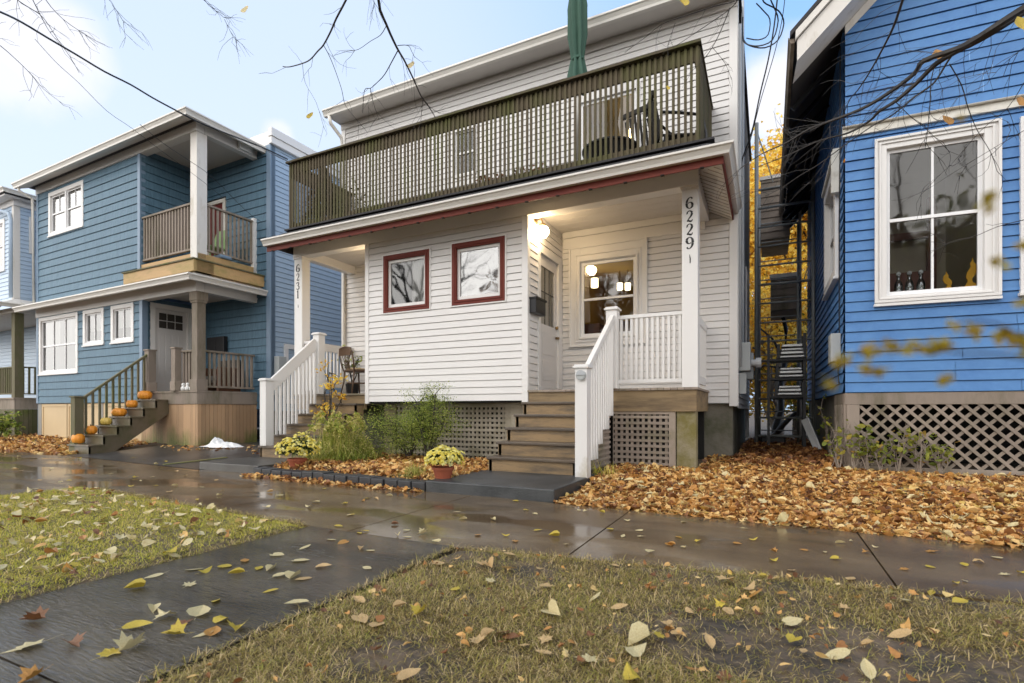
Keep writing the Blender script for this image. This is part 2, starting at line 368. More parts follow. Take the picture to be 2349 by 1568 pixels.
mat('roof_shingle',(.035,.033,.035),.85,.35,30,bump=.5,bscale=60)
mat('shake_blue',(.090,.175,.245),.6,.06,3,c2=(.062,.130,.190),c2amt=.5,c2scale=2.5,stretch=(9,9,.7),bump=.3,bscale=14,fine=.05)
mat('vinyl_blue',(.34,.44,.56),.4,.05,2,spec=.4)
mat('corner_blue',(.17,.245,.34),.5,.06,2)
mat('vinyl_light',(.42,.53,.66),.45,.05,2)
mat('blue_paint',(.080,.215,.47),.55,.08,1.6,c2=(.056,.168,.41),c2amt=.4,c2scale=2.5,island=.045,bump=.10,bscale=25,spec=.45)
mat('blue_side',(.04,.115,.30),.5,.08,2,island=.06)
mat('cream_trim',(.70,.68,.62),.5,.06,3,c2=(.45,.42,.35),c2amt=.3,c2scale=2.5)
mat('weathered_white',(.68,.65,.61),.6,.08,4,c2=(.42,.37,.29),c2amt=.22,c2scale=4,stretch=(1,1,.3),bump=.15)
mat('weathered_wood',(.27,.22,.18),.8,.2,4,c2=(.12,.105,.065),c2amt=.42,c2scale=2,stretch=(1,1,.25),island=.16,bump=.35)
mat('mossy_wood',(.135,.115,.065),.75,.22,4,c2=(.085,.095,.02),c2amt=.45,c2scale=2.4,stretch=(1,1,.4),island=.14,bump=.35)
mat('step_dark',(.135,.105,.070),.4,.28,3,c2=(.075,.072,.030),c2amt=.45,c2scale=2,island=.15,bump=.3)
mat('new_wood',(.50,.32,.145),.65,.14,3,c2=(.30,.235,.075),c2amt=.38,c2scale=1.6,stretch=(.4,1,2),island=.14,bump=.2)
mat('skirt_wood',(.42,.27,.155),.7,.16,3,c2=(.16,.16,.05),c2amt=.30,c2scale=1.5,stretch=(1,1,.3),island=.18,bump=.25,zfade=(0.0,.75))
mat('panel_ply',(.56,.42,.245),.65,.08,2)
mat('grey_concrete',(.28,.27,.25),.85,.15,5,bump=.4)
mat('door_white',(.62,.60,.59),.4,.04)
mat('door_red',(.16,.025,.02),.4,.08)
mat('black_metal',(.02,.02,.022),.4,.15,5,metal=.3)
mat('scaffold_metal',(.24,.25,.24),.35,.2,7,spec=.8)
mat('aluminium',(.60,.60,.59),.35,.1,10,metal=.5)
mat('conduit',(.42,.44,.46),.4,.06)
mat('wire_black',(.012,.012,.013),.5,.1)
mat('brass',(.30,.20,.09),.35,.1,metal=.8)
mat('plastic_grey',(.40,.42,.42),.5,.06)
mat('plastic_white',(.74,.74,.73),.45,.04)
mat('umbrella_green',(.030,.085,.058),.75,.22,9,bump=.3)
mat('chair_wood',(.10,.055,.03),.35,.2,12,stretch=(1,1,.3))
mat('cushion',(.45,.34,.2),.8,.1)
mat('dark_wicker',(.03,.026,.022),.6,.3,30)
mat('green_plastic',(.25,.40,.16),.5,.08)
mat('pumpkin',(.85,.31,.03),.42,.12,6,c2=(.5,.26,.04),c2amt=.35)
mat('pumpkin_pale',(.78,.55,.13),.42,.12,6,c2=(.35,.30,.06),c2amt=.35)
mat('pumpkin_stem',(.14,.12,.05),.8,.2)
mat('terracotta',(.33,.085,.04),.7,.15,5)
mat('cloth_white',(.80,.80,.79),.8,.05)
mat('curtain',(.50,.47,.43),.85,.08,8,stretch=(1,1,.1))
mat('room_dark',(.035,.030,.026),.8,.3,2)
mat('room_grey',(.50,.43,.32),.8,.2,2)
mat('room_yellow',(.62,.42,.12),.7,.06)
mat('room_brown',(.16,.06,.035),.6,.12)
mat('bark',(.045,.038,.032),.85,.3,12,stretch=(1,1,.25),bump=.5,bscale=30)
mat('bark_wet',(.032,.027,.024),.6,.3,12,bump=.3)
mat('bark_light',(.14,.12,.10),.85,.3,12,stretch=(1,1,.25),bump=.5,bscale=30)
mat('soil',(.15,.105,.065),.85,.35,2.5,c2=(.045,.036,.026),c2amt=.5,c2scale=7,bump=.8,bscale=35,fine=.25)
mat('asphalt',(.060,.058,.058),.28,.2,2,c2=(.026,.024,.024),c2amt=.5,c2scale=.8,bump=.35,bscale=160,fine=.25)
mat('slab_dark',(.055,.058,.060),.42,.2,3,c2=(.022,.025,.027),c2amt=.5,c2scale=2.5,bump=.4,bscale=60,fine=.15)
mat('pad_grey',(.085,.080,.072),.4,.2,3,c2=(.05,.045,.038),c2amt=.5,c2scale=2.5,bump=.3,bscale=60)
mat('brick_dark',(.030,.031,.035),.5,.25,6,island=.25,bump=.4,bscale=40)
mat('flame_wood',(1.0,.52,.04),.7,.08)
mat('number_black',(.012,.011,.011),.45,.1)
mat('wood_brown',(.12,.05,.025),.6,.2)
glass_mat('glass_dark',.02); glass_mat('glass_bright',.28); glass_mat('glass_mid',.07); glass_mat('bottle_glass',.22,(.80,.87,.85))
emit_mat('lamp_glow',(1.0,.74,.42),34); emit_mat('shade_glow',(1.0,.80,.45),2.4); emit_mat('balcony_glow',(1.0,.72,.32),9)
ramp_mat('leaf_litter_tan',[(0,(.10,.042,.020)),(.2,(.28,.115,.036)),(.42,(.52,.25,.068)),(.64,(.68,.38,.12)),(.84,(.78,.52,.20)),(.93,(.82,.62,.30)),(1,(.60,.40,.09))],.5,.15,noise=.14)
ramp_mat('leaf_litter_alley',[(0,(.09,.035,.016)),(.3,(.20,.075,.026)),(.6,(.34,.145,.045)),(.85,(.44,.22,.075)),(1,(.5,.30,.10))],.55,.12,noise=.12)
ramp_mat('grass_blades',[(0,(.10,.065,.028)),(.25,(.26,.19,.06)),(.48,(.42,.33,.09)),(.60,(.38,.36,.06)),(.72,(.60,.44,.18)),(.9,(.78,.58,.32)),(1,(.38,.38,.06))],.6,.3,noise=.3)
ramp_mat('grass_yellow',[(0,(.22,.20,.03)),(.25,(.46,.45,.045)),(.6,(.70,.64,.09)),(.85,(.84,.66,.20)),(1,(.86,.68,.34))],.6,.35,noise=.25)
ramp_mat('shrub_green',[(0,(.07,.11,.02)),(.35,(.18,.25,.04)),(.7,(.34,.42,.07)),(1,(.56,.56,.14))],.6,.35)
ramp_mat('conifer_green',[(0,(.015,.020,.008)),(.5,(.04,.045,.016)),(1,(.09,.085,.03))],.7,.2)
ramp_mat('reed_yellow',[(0,(.20,.26,.04)),(.35,(.38,.42,.08)),(.7,(.62,.55,.18)),(1,(.75,.64,.30))],.6,.4)
ramp_mat('mum_yellow',[(0,(.72,.56,.07)),(.5,(.86,.76,.16)),(1,(.90,.86,.42))],.6,.3)
ramp_mat('mum_leaf',[(0,(.02,.04,.01)),(1,(.07,.11,.02))],.6,.2)
ramp_mat('autumn_yellow',[(0,(.55,.28,.03)),(.3,(.80,.50,.05)),(.6,(.92,.66,.09)),(1,(.95,.78,.24))],.6,.45,noise=.2)
ramp_mat('weed_leaf',[(0,(.14,.18,.03)),(.4,(.28,.32,.05)),(.75,(.45,.42,.08)),(1,(.40,.22,.05))],.6,.4)
ramp_mat('twig_leaf',[(0,(.42,.28,.02)),(.5,(.50,.42,.05)),(1,(.45,.24,.04))],.6,.5)
for nm,c,c2 in (('leaf_pale',(.66,.56,.30),(.52,.38,.17)),('leaf_yellow',(.58,.44,.05),(.42,.26,.03)),('leaf_orange',(.52,.26,.055),(.33,.14,.03)),('leaf_brown',(.24,.10,.035),(.14,.055,.02)),('leaf_tan',(.62,.42,.19),(.42,.25,.10))):
    mat(nm,c,.45,.15,14,c2=c2,c2amt=.38,c2scale=22,transl=.12,bump=.3,bscale=60)
concrete_mat('wet_sidewalk',(.085,.054,.030),(.185,.130,.074),.50,groove=0,blotch=.8)
concrete_mat('wet_walkway',(.016,.013,.010),(.115,.097,.074),.47,groove=70.0,blotch=.8)
# ---------------- world ----------------
W=bpy.data.worlds.new('World'); SC.world=W; W.use_nodes=True
nt=W.node_tree; nt.nodes.clear(); N,L=nt.nodes,nt.links
SUN_EL=math.radians(42); SUN_AZ=math.radians(208)   # compass-like: measured from +Y clockwise
out=N.new('ShaderNodeOutputWorld'); bg=N.new('ShaderNodeBackground'); bg.inputs[1].default_value=1.0
sky=N.new('ShaderNodeTexSky'); sky.sky_type='NISHITA'; sky.sun_disc=False; sky.sun_elevation=SUN_EL; sky.sun_rotation=SUN_AZ; sky.air_density=1.0; sky.dust_density=2.0; sky.ozone_density=1.0
tc=N.new('ShaderNodeTexCoord')
def wm(op,a,b=None,c=None,clamp=False):
    q=N.new('ShaderNodeMath'); q.operation=op; q.use_clamp=clamp
    for i,x in enumerate((a,b,c)):
        if x is None: continue
        if isinstance(x,(int,float)): q.inputs[i].default_value=x
        else: L.new(x,q.inputs[i])
    return q.outputs[0]
def wmr(x,a,b,c,d,smooth=True):
    q=N.new('ShaderNodeMapRange'); q.interpolation_type='SMOOTHSTEP' if smooth else 'LINEAR'; L.new(x,q.inputs[0])
    for i,v in zip((1,2,3,4),(a,b,c,d)): q.inputs[i].default_value=v
    return q.outputs[0]
def wmix(f,a,b):
    q=N.new('ShaderNodeMix'); q.data_type='RGBA'
    if isinstance(f,(int,float)): q.inputs[0].default_value=f
    else: L.new(f,q.inputs[0])
    for i,x in ((6,a),(7,b)):
        if isinstance(x,tuple): q.inputs[i].default_value=(*x,1)
        else: L.new(x,q.inputs[i])
    return q.outputs[2]
skys=N.new('ShaderNodeVectorMath'); skys.operation='SCALE'; L.new(sky.outputs[0],skys.inputs[0]); skys.inputs['Scale'].default_value=.085
sx=N.new('ShaderNodeSeparateXYZ'); L.new(tc.outputs['Generated'],sx.inputs[0])
hz=wmr(sx.outputs[2],0.0,.75,1,0)
azm=wmr(sx.outputs[0],-.55,.05,0,1)
pale=wmix(hz,wmix(azm,(.375,.455,.60),(.17,.33,.60)),wmix(azm,(.46,.52,.60),(.33,.46,.62)))
skyc=wmix(.92,skys.outputs[0],pale)
nz=N.new('ShaderNodeTexNoise'); nz.inputs['Scale'].default_value=2.6; nz.inputs['Detail'].default_value=8; nz.inputs['Roughness'].default_value=.6; L.new(tc.outputs['Generated'],nz.inputs['Vector'])
nf=N.new('ShaderNodeTexNoise'); nf.inputs['Scale'].default_value=9; nf.inputs['Detail'].default_value=8; L.new(tc.outputs['Generated'],nf.inputs['Vector'])
# an overcast deck everywhere behind the street, broken clouds over the houses
back=wmr(sx.outputs[1],-.25,.35,.40,0)
cm=wmr(wm('ADD',nz.outputs['Fac'],back),.66,.86,0,1)
for (cx_,cy_,rad,amp) in ((75,95,.075,1.0),(20,120,.07,.9),(1780,220,.085,1.0),(1745,190,.05,.9),(640,310,.03,.7)):
    d=Vector(ray(cx_,cy_)).normalized()
    dv=N.new('ShaderNodeVectorMath'); dv.operation='DISTANCE'; nrm=N.new('ShaderNodeVectorMath'); nrm.operation='NORMALIZE'; L.new(tc.outputs['Generated'],nrm.inputs[0]); L.new(nrm.outputs[0],dv.inputs[0]); dv.inputs[1].default_value=tuple(d)
    dist=wm('ADD',dv.outputs['Value'],wm('MULTIPLY_ADD',nf.outputs['Fac'],.10,-.05))
    blob=wmr(dist,rad*.55,rad*1.15,amp,0); cm=wm('MAXIMUM',cm,blob)
back2=wmr(sx.outputs[1],-.3,.2,1,0)
cloudc=wmix(back2,(.505,.515,.56),wmix(wmr(sx.outputs[2],.15,.8,0,1),(1.62,1.58,1.52),(.74,.75,.78)))
fin=wmix(cm,skyc,cloudc)
L.new(fin,bg.inputs[0]); L.new(bg.outputs[0],out.inputs[0])
sd=bpy.data.lights.new('sun','SUN'); sd.energy=.5; sd.angle=math.radians(24); sd.color=(1.0,.95,.88)
so=bpy.data.objects.new('sun',sd); COL.objects.link(so)
sv=Vector((math.sin(SUN_AZ)*math.cos(SUN_EL),math.cos(SUN_AZ)*math.cos(SUN_EL),math.sin(SUN_EL)))
so.rotation_euler=(-sv).to_track_quat('-Z','Y').to_euler()
SC.view_settings.view_transform='Standard'; SC.view_settings.look='None'; SC.view_settings.exposure=1.0; SC.view_settings.gamma=1
SC.cycles.max_bounces=6; SC.cycles.transparent_max_bounces=12; SC.cycles.caustics_reflective=False; SC.cycles.caustics_refractive=False
SC.cycles.sample_clamp_indirect=6; SC.cycles.use_denoising=True
# ---------------- camera ----------------
cd=bpy.data.cameras.new('camera'); cam=bpy.data.objects.new('camera',cd); COL.objects.link(cam); SC.camera=cam
cam.location=(0,0,CAMH); cam.rotation_euler=(PI/2,0,TH); cd.sensor_width=36; cd.sensor_fit='HORIZONTAL'
cd.lens=FP/2349*36; cd.shift_y=(HY-784)/2349; cd.shift_x=0; cd.clip_start=.05; cd.clip_end=2000
cd.dof.use_dof=True; cd.dof.focus_distance=4.5; cd.dof.aperture_fstop=3.0
# ---------------- ground ----------------
NEAR=[(-7.25,3.32),(-3.3,2.99),(-1.87,2.95),(-.14,3.2),(1.1,3.29),(8,3.75)]
FAR=[(-30,5.6),(-13.2,5.55),(-7.9,5.1),(-6.86,5.2),(-3.4,4.90),(-1.9,4.80),(1.5,4.60),(8,4.35)]
def pl(P,x):
    if x<=P[0][0]: return P[0][1]
    for (a,b),(c,d) in zip(P,P[1:]):
        if x<=c: return b+(d-b)*(x-a)/(c-a)
    return P[-1][1]
def sm(t): t=max(0,min(1,t)); return t*t*(3-2*t)
def DZ(x,y): return .004+.12*sm((y-pl(FAR,x)-.1)/2.3)
def gz(x,y):
    f=pl(FAR,x)
    if x<-7.28: n=-50 if -9.6<x else 3.3
    else: n=pl(NEAR,x)
    if y<n:
        if x>-7.28:
            if -3.26<x<-1.86: return -.04
            e=min(n-y, abs(x+3.26) if x<-2.5 else abs(x+1.86)); return -.02+.035*sm(e/.10)
        return 0.012
    if y<f: return -.04
    if -12.7<x<-7.9: return DZ(x,y)-.03
    h=.12 if x>-7.9 else .15
    if x<-7.9: return .15*sm((y-f)/2.2)-.008
    if x>-1.95: h=.13+.03*sm((y-6)/4)
    z=h*sm((y-f-.0)/(2.1 if x>-1.95 else .25))
    if x>-1.9: z+=.02*math.sin(x*2.1+y*1.7)*sm((y-f)/1)
    return z-.008
def gridmesh(x0,x1,y0,y1,s,fn):
    nx=int((x1-x0)/s)+1; ny=int((y1-y0)/s)+1
    v=[(x0+i*s,y0+j*s,fn(x0+i*s,y0+j*s)) for j in range(ny) for i in range(nx)]
    f=[(j*nx+i,j*nx+i+1,(j+1)*nx+i+1,(j+1)*nx+i) for j in range(ny-1) for i in range(nx-1)]
    return v,f
v,f=gridmesh(-24,9,-3,16,.1,lambda x,y: gz(x,y)+.006*math.sin(x*9+3*math.sin(y*5))*math.sin(y*11))
def struct(name,v,f,m,smooth=False): o=make(name,v,f,m,None,smooth); o['kind']='structure'; return o
struct('ground',v,f,MATS['soil'],True)
g=MB(); g.quad((-900,-900,-.08),(900,-900,-.08),(900,900,-.08),(-900,900,-.08)); struct('terrain',g.v,g.f,MATS['soil'])
# street behind the camera
g=MB(); g.box(WF,-60,60,3.4,12,-.14,-.06); g.v=[(x,y,z) for x,y,z in g.v]; o=g.build('road',MATS['asphalt']); o['kind']='structure'
# sidewalk slabs
sw=MB(); js=[.6-1.73*k for k in range(-4,18)]; js=sorted(js)
for a,b in zip(js,js[1:]):
    if b>6.0: continue
    ja,jb=(a+.006),(b-.006)
    if abs(a+2.86)<.2 or abs(b+2.86)<.2: pass
    na=pl(NEAR,ja) if ja>-7.25 else 3.32; nb=pl(NEAR,jb) if jb>-7.25 else 3.32
    pts=[(ja,na+.004),(jb,nb+.004),(jb,pl(FAR,jb)),(ja,pl(FAR,ja))]
    if ja<-1.87<jb: pts=[(ja,na+.004),(-1.87,pl(NEAR,-1.87)+.004),(jb,nb+.004),(jb,pl(FAR,jb)),(ja,pl(FAR,ja))]
    i=len(sw.v); n=len(pts)
    sw.v+=[(x,y,-.06) for x,y in pts]+[(x,y,0) for x,y in pts]
    sw.f.append(tuple(range(i+n,i+2*n)))
    for k in range(n): sw.f.append((i+k,i+(k+1)%n,i+n+(k+1)%n,i+n+k))
o=sw.build('sidewalk',MATS['wet_sidewalk']); o['kind']='structure'
wk=MB()
for y0,y1 in ((.9,2.96),(-.9,.89),(-3,-.91)):
    pts=[(-3.24,y0),(-1.88,y0),(-1.88,y1),(-3.24,y1+(.035 if y1>2 else 0))]; i=len(wk.v)
    wk.v+=[(x,y,-.06) for x,y in pts]+[(x,y,.003) for x,y in pts]; wk.f.append((i+4,i+5,i+6,i+7))
    for k in range(4): wk.f.append((i+k,i+(k+1)%4,i+4+(k+1)%4,i+4+k))
o=wk.build('walkway',MATS['wet_walkway']); o['kind']='structure'
wk=MB(); wk.box(WF,-9.5,-7.25,3.0,-3.31,-.06,.001); o=wk.build('side_path',MATS['wet_sidewalk']); o['kind']='structure'
dv=MB()
nx=24; xs=[-12.75+(4.95)*k/nx for k in range(nx+1)]
ys=[None]+[5.7,6.1,6.5,6.9,7.3,7.7,22]
for k in range(nx):
    for q in range(7):
        ya=[pl(FAR,xs[k])-.02,pl(FAR,xs[k+1])-.02] if q==0 else [ys[q],ys[q]]
        yb=[ys[q+1],ys[q+1]]
        if q==0: pass
        dv.quad((xs[k],ya[0],DZ(xs[k],ya[0])),(xs[k+1],ya[1],DZ(xs[k+1],ya[1])),(xs[k+1],yb[1],DZ(xs[k+1],yb[1])),(xs[k],yb[0],DZ(xs[k],yb[0])))
o=dv.build('driveway',MATS['asphalt']); o['kind']='structure'
sl=MB(); sl.box(WF,-3.46,-1.91,-6.3,-4.84,-.03,.125); tag(sl.build('entrance_slab',MATS['slab_dark'],bevel=.012),kind='structure')
sl=MB(); sl.box(WF,-7.92,-6.58,-6.4,-5.12,-.03,.118); tag(sl.build('step_pad',MATS['pad_grey'],bevel=.012),kind='structure')
# brick edging, one object per brick
n=15; eb=None
for k in range(n):
    a=k/n; b=(k+1)/n; x0=-6.55+3.08*a; x1=-6.55+3.08*b-.012; y=5.02-.17*(a+b)/2
    fr=Fr(x0,y+random.uniform(-.012,.012),1,-.055+random.uniform(-.02,.02))
    m=MB(); m.box(fr,0,x1-x0,-.19,0,-.02,.105+random.uniform(-.012,.008)); o=m.build('edging_brick',MATS['brick_dark'],bevel=.01)
    tag(o,'dark wet brick in the low edging along the leafy garden bed','brick','bricks edging the garden bed')
# ---------------- leaves and grass ----------------
def leaf_template(kind):
    if kind==0: # ovate
        o=[(0,-.5),(.20,-.38),(.33,-.12),(.30,.14),(.16,.36),(0,.56),(-.16,.36),(-.30,.14),(-.33,-.12),(-.20,-.38)]
    elif kind==1: # maple
        o=[(0,-.42),(.10,-.30),(.36,-.36),(.30,-.16),(.52,.06),(.30,.10),(.30,.26),(.14,.22),(0,.58),(-.14,.22),(-.30,.26),(-.30,.10),(-.52,.06),(-.30,-.16),(-.36,-.36),(-.10,-.30)]
    else: # heart / linden
        o=[(0,-.36),(.22,-.46),(.42,-.26),(.44,.04),(.26,.32),(0,.58),(-.24,.30),(-.42,.04),(-.42,-.26),(-.22,-.46)]
    v=[(0,0,.0)]+[(x,y,0) for x,y in o]; n=len(o)
    f=[(0,1+k,1+(k+1)%n) for k in range(n)]
    return np.array(v),f
LT=[leaf_template(k) for k in range(3)]
def rotm(ax,ay,az):
    cx,sx_,cy,sy,cz,sz=np.cos(ax),np.sin(ax),np.cos(ay),np.sin(ay),np.cos(az),np.sin(az)
    R=np.empty((len(ax),3,3))
    R[:,0,0]=cz*cy; R[:,0,1]=cz*sy*sx_-sz*cx; R[:,0,2]=cz*sy*cx+sz*sx_
    R[:,1,0]=sz*cy; R[:,1,1]=sz*sy*sx_+cz*cx; R[:,1,2]=sz*sy*cx-cz*sx_
    R[:,2,0]=-sy; R[:,2,1]=cy*sx_; R[:,2,2]=cy*cx
    return R
def scatter(name,pts,m,smin,smax,tilt,kinds=(0,1,2),curl=.35,parent=None,z_up=0.0):
    """many leaves as ONE mesh"""
    pts=np.asarray(pts); n=len(pts); V=[];F=[];base=0
    ks=RNG.choice(kinds,n)
    for k in kinds:
        idx=np.where(ks==k)[0]
        if len(idx)==0: continue
        T,tf=LT[k]; nv=len(T); q=len(idx)
        s=RNG.uniform(smin,smax,q)[:,None]
        P=np.repeat(T[None],q,0)*s[:,:,None]
        c=RNG.normal(0,curl,q)[:,None]; c2=RNG.normal(0,curl,q)[:,None]
        P[:,:,2]+= (np.abs(P[:,:,0])*c*1.6 + (P[:,:,1]**2/s)*c2*1.6)
        P[:,:,0]*=RNG.uniform(.6,1.05,q)[:,None]
        R=rotm(RNG.normal(0,tilt,q),RNG.normal(0,tilt,q),RNG.uniform(0,2*PI,q))
        P=np.einsum('qij,qvj->qvi',R,P)+pts[idx][:,None,:]
        P[:,:,2]+=z_up
        V.append(P.reshape(-1,3)); tfa=np.array(tf)
        F.append((tfa[None]+ (np.arange(q)*nv)[:,None,None]+base).reshape(-1,3)); base+=q*nv
    return make(name,np.concatenate(V),np.concatenate(F),m,parent)
def blades(name,pts,m,h0,h1,w,lean=1.0,parent=None,curve=.5):
    pts=np.asarray(pts); n=len(pts); h=RNG.uniform(h0,h1,n); az=RNG.uniform(0,2*PI,n); ln=np.clip(RNG.normal(lean,.35,n),.05,1.5)
    d=np.stack([np.cos(az),np.sin(az)],1); side=np.stack([-np.sin(az),np.cos(az)],1)*w*RNG.uniform(.6,1.3,n)[:,None]/2
    V=np.zeros((n,5,3))
    def at(t,l): # along the blade
        out=h*t*np.sin(l); up=h*t*np.cos(l); return out,up
    o1,u1=at(.5,ln*.8); o2,u2=o1+h*.5*np.sin(np.minimum(ln*(1+curve),2.0)),u1+h*.5*np.cos(np.minimum(ln*(1+curve),2.0))
    V[:,0,:2]=pts[:,:2]-side; V[:,1,:2]=pts[:,:2]+side; V[:,0,2]=V[:,1,2]=pts[:,2]
    V[:,2,:2]=pts[:,:2]+d*o1[:,None]+side*.8; V[:,3,:2]=pts[:,:2]+d*o1[:,None]-side*.8; V[:,2,2]=V[:,3,2]=pts[:,2]+u1
    V[:,4,:2]=pts[:,:2]+d*o2[:,None]; V[:,4,2]=pts[:,2]+np.maximum(u2,.002)
    b=(np.arange(n)*5)
    f=[(i,i+1,i+2,i+3) for i in b.tolist()]+[(i+3,i+2,i+4) for i in b.tolist()]
    return make(name,V.reshape(-1,3),f,m,parent)
def sample(n,x0,x1,y0,y1,ok,dens=None):
    out=[]
    while len(out)<n:
        x=random.uniform(x0,x1); y=random.uniform(y0,y1)
        if ok(x,y) and (dens is None or random.random()<dens(x,y)): out.append((x,y,gz(x,y)))
    return out
from mathutils import noise as MN
def bare(x,y,s=1.6): return MN.noise(Vector((x*s,y*s,3.1)))
def invw(x,y,m=.25):
    # in the camera's view (with margin)
    fx=x*(-SN)+y*CS; rx=x*CS+y*SN
    return fx>.8 and abs(rx)<fx*1.02+m
def lawnR(x,y): return x>-1.84 and y<pl(NEAR,x)-.0 and invw(x,y)
def lawnL(x,y): return -7.22<x<-3.27 and y<pl(NEAR,x)-.0 and invw(x,y)
def dn(x,y):
    d=math.hypot(x,y); return min(1,(2.2/d)**1.1)*(.9 if bare(x,y)>-.05 else (.42 if bare(x,y)>-.2 else .13))
P=sample(80000,-1.86,4.5,.7,3.8,lawnR,dn)
tag(blades('lawn_grass',P,MATS['grass_blades'],.025,.075,.0026,1.3),kind='stuff',label='short patchy autumn grass on the near right verge',cat='grass')
E=[(random.uniform(-1.895,-1.84),random.uniform(.9,2.95),.006) for _ in range(800)]+[(random.uniform(-3.28,-3.23),random.uniform(.9,2.95),.006) for _ in range(700)]+[(x_,pl(NEAR,x_)+random.uniform(-.02,.03),.004) for x_ in [random.uniform(-1.8,4) for _ in range(1200)]]+[(x_,pl(NEAR,x_)+random.uniform(-.02,.04),.004) for x_ in [random.uniform(-7,-3.3) for _ in range(1400)]]
tag(blades('edge_grass',E,MATS['grass_blades'],.03,.075,.003,1.25),kind='stuff',label='grass creeping over the edges of the concrete',cat='grass')
P=sample(52000,-7.25,-3.2,.8,3.35,lawnL,lambda x,y:.9 if bare(x+4,y)>-.25 else .5)
tag(blades('lawn_grass',P,MATS['grass_yellow'],.022,.060,.0034,1.25),kind='stuff',label='yellow green grass on the left verge beside the walkway',cat='grass')
# leaf litter as masses
def bankR(x,y): return x>-1.88 and y>pl(FAR,x)-.03 and not (x>.86 and y>8.0) and not (x<-.44 and y>7.4+1.6) and invw(x,y,.6) and not(x<-1.0 and y>7.45) and not (x<-.85 and y>7.4)
def heap(P,h): return [(x,y,z+random.random()**2*h) for x,y,z in P]
P=heap(sample(27000,-1.9,9,4.4,9,bankR,lambda x,y:min(1,5.2/math.hypot(x,y))*(.35 if bare(x*.8,y*.8,.9)>.30 else 1)),.028)
P=[p for p in P if random.random()<sm((p[1]-pl(FAR,p[0])+.10)/.16)+.15]
P2=[(x,y,z+.035) for x,y,z in sample(130,-1.8,8,4.5,8,bankR,lambda x,y:min(1,5/math.hypot(x,y)))]
bl=scatter('leaf_litter',P2,MATS['leaf_pale'],.08,.125,.3,kinds=(0,1,2)); tag(bl,kind='stuff',label='larger pale leaves lying on top of the brown leaf bank',cat='leaves')
tag(scatter('leaf_litter',P,MATS['leaf_litter_tan'],.03,.10,.30,curl=.38),kind='stuff',label='thick bank of orange brown fallen leaves before the blue house',cat='leaves')
P=heap(sample(6500,-.44,.9,8,15,lambda x,y:True,lambda x,y:min(1,8/y)),.05)
tag(scatter('leaf_litter',P,MATS['leaf_litter_alley'],.06,.12,.42),kind='stuff',label='rust coloured leaves covering the narrow alley floor',cat='leaves')
P=heap(sample(6000,-6.5,-3.35,5.0,7.3,lambda x,y:y>5.04-.055*(x+6.5)),.04)
P+=[(x,y-.0,.004+random.random()*.012) for x,y,_ in sample(420,-6.6,-3.5,4.72,5.05,lambda x,y:y<5.0-.055*(x+6.5) and y>4.82-.055*(x+6.5))]
tag(scatter('leaf_litter',P,MATS['leaf_litter_tan'],.05,.10,.42),kind='stuff',label='tan leaves filling the garden bed below the lattice',cat='leaves')
P=heap(sample(5200,-23,-13.0,5.5,8.2,lambda x,y:True,lambda x,y:1.0 if y<6.6 else .5),.05)
P+=heap(sample(700,-12.4,-8.0,6.2,7.9,lambda x,y:y>7.2-.5*abs(math.sin(x*1.3)),None),.02)
tag(scatter('leaf_litter',P,MATS['leaf_litter_tan'],.07,.13,.42),kind='stuff',label='orange leaves drifted in front of the blue grey house',cat='leaves')
# grass tufts inside the leaf bank edge
P=[(x,y,z) for x,y,z in sample(2600,-1.6,3.5,4.55,4.95,lambda x,y:y>pl(FAR,x)+.0 and bare(x*2,y)>-.05)]
P+=sample(900,-1.7,-.9,6.8,7.6,lambda x,y:True)
tag(blades('bank_grass',P,MATS['grass_blades'],.03,.08,.004,1.1),kind='stuff',label='thin grass poking through leaves beside the sidewalk edge',cat='grass')
# single fallen leaves
LMAT=['leaf_pale','leaf_yellow','leaf_orange','leaf_brown','leaf_tan']
PROTO={}
def leaf_proto(kind,mi,cv):
    key=(kind,mi,cv)
    if key in PROTO: return PROTO[key]
    T,f=LT[kind]; rr=np.random.default_rng(kind*17+mi*5+cv); v=T.copy()
    a,b=[(.10,.08),(.45,.3),(-.3,.5),(.9,.2)][cv]
    v[:,2]=np.abs(v[:,0])*a+v[:,1]**2*b+rr.normal(0,.012,len(v)); v[:,2]-=v[:,2].min()
    v[:,0]*=rr.uniform(.7,1)
    v=np.concatenate([v,[(-.012,-.40,.02),(.012,-.40,.02),(.03,-.78,.05),(.045,-.78,.05)]]); n=len(v)
    f=list(f)+[(n-4,n-3,n-1,n-2)]
    me=bpy.data.meshes.new('fallen_leaf'); me.from_pydata(v.tolist(),[],f); me.materials.append(MATS[LMAT[mi]]); me.update(); PROTO[key]=me
    return me
COLN=['pale cream','bright yellow','orange','curled brown','tan']; NLEAF=[0]
def fallen(x,y,z,mi,size,surf,cv=None,kind=None,tilt=.08):
    cv=random.choice((0,0,0,1,2,3)) if cv is None else cv; kind=random.choice((0,0,1,2)) if kind is None else kind
    o=bpy.data.objects.new('fallen_leaf',leaf_proto(kind,mi,cv)); COL.objects.link(o)
    size*=.88; o.location=(x,y,z+.002+size*.02); o.scale=(size,)*3; o.rotation_euler=(random.gauss(0,tilt),random.gauss(0,tilt),random.uniform(0,2*PI))
    tag(o,f'{COLN[mi]} fallen leaf lying on the {surf}','leaf',f'{COLN[mi]} leaves on the {surf}'); NLEAF[0]+=1
def leafpx(px,py,mi,size,surf,z=.003,**k):
    x,y,_=ground(px,py,z); fallen(x,y,z,mi,size,surf,**k)
G=lambda a,b:(a*.596/1.6347,(1650+b*.596)/1.6347)
H=lambda a,b:((1300+a*.5822)/1.6347,(1650+b*.5822)/1.6347)
I=lambda a,b:((2500+a*.5705)/1.6347,(1700+b*.5705)/1.6347)
pw,py_,po,pb,pt=0,1,2,3,4
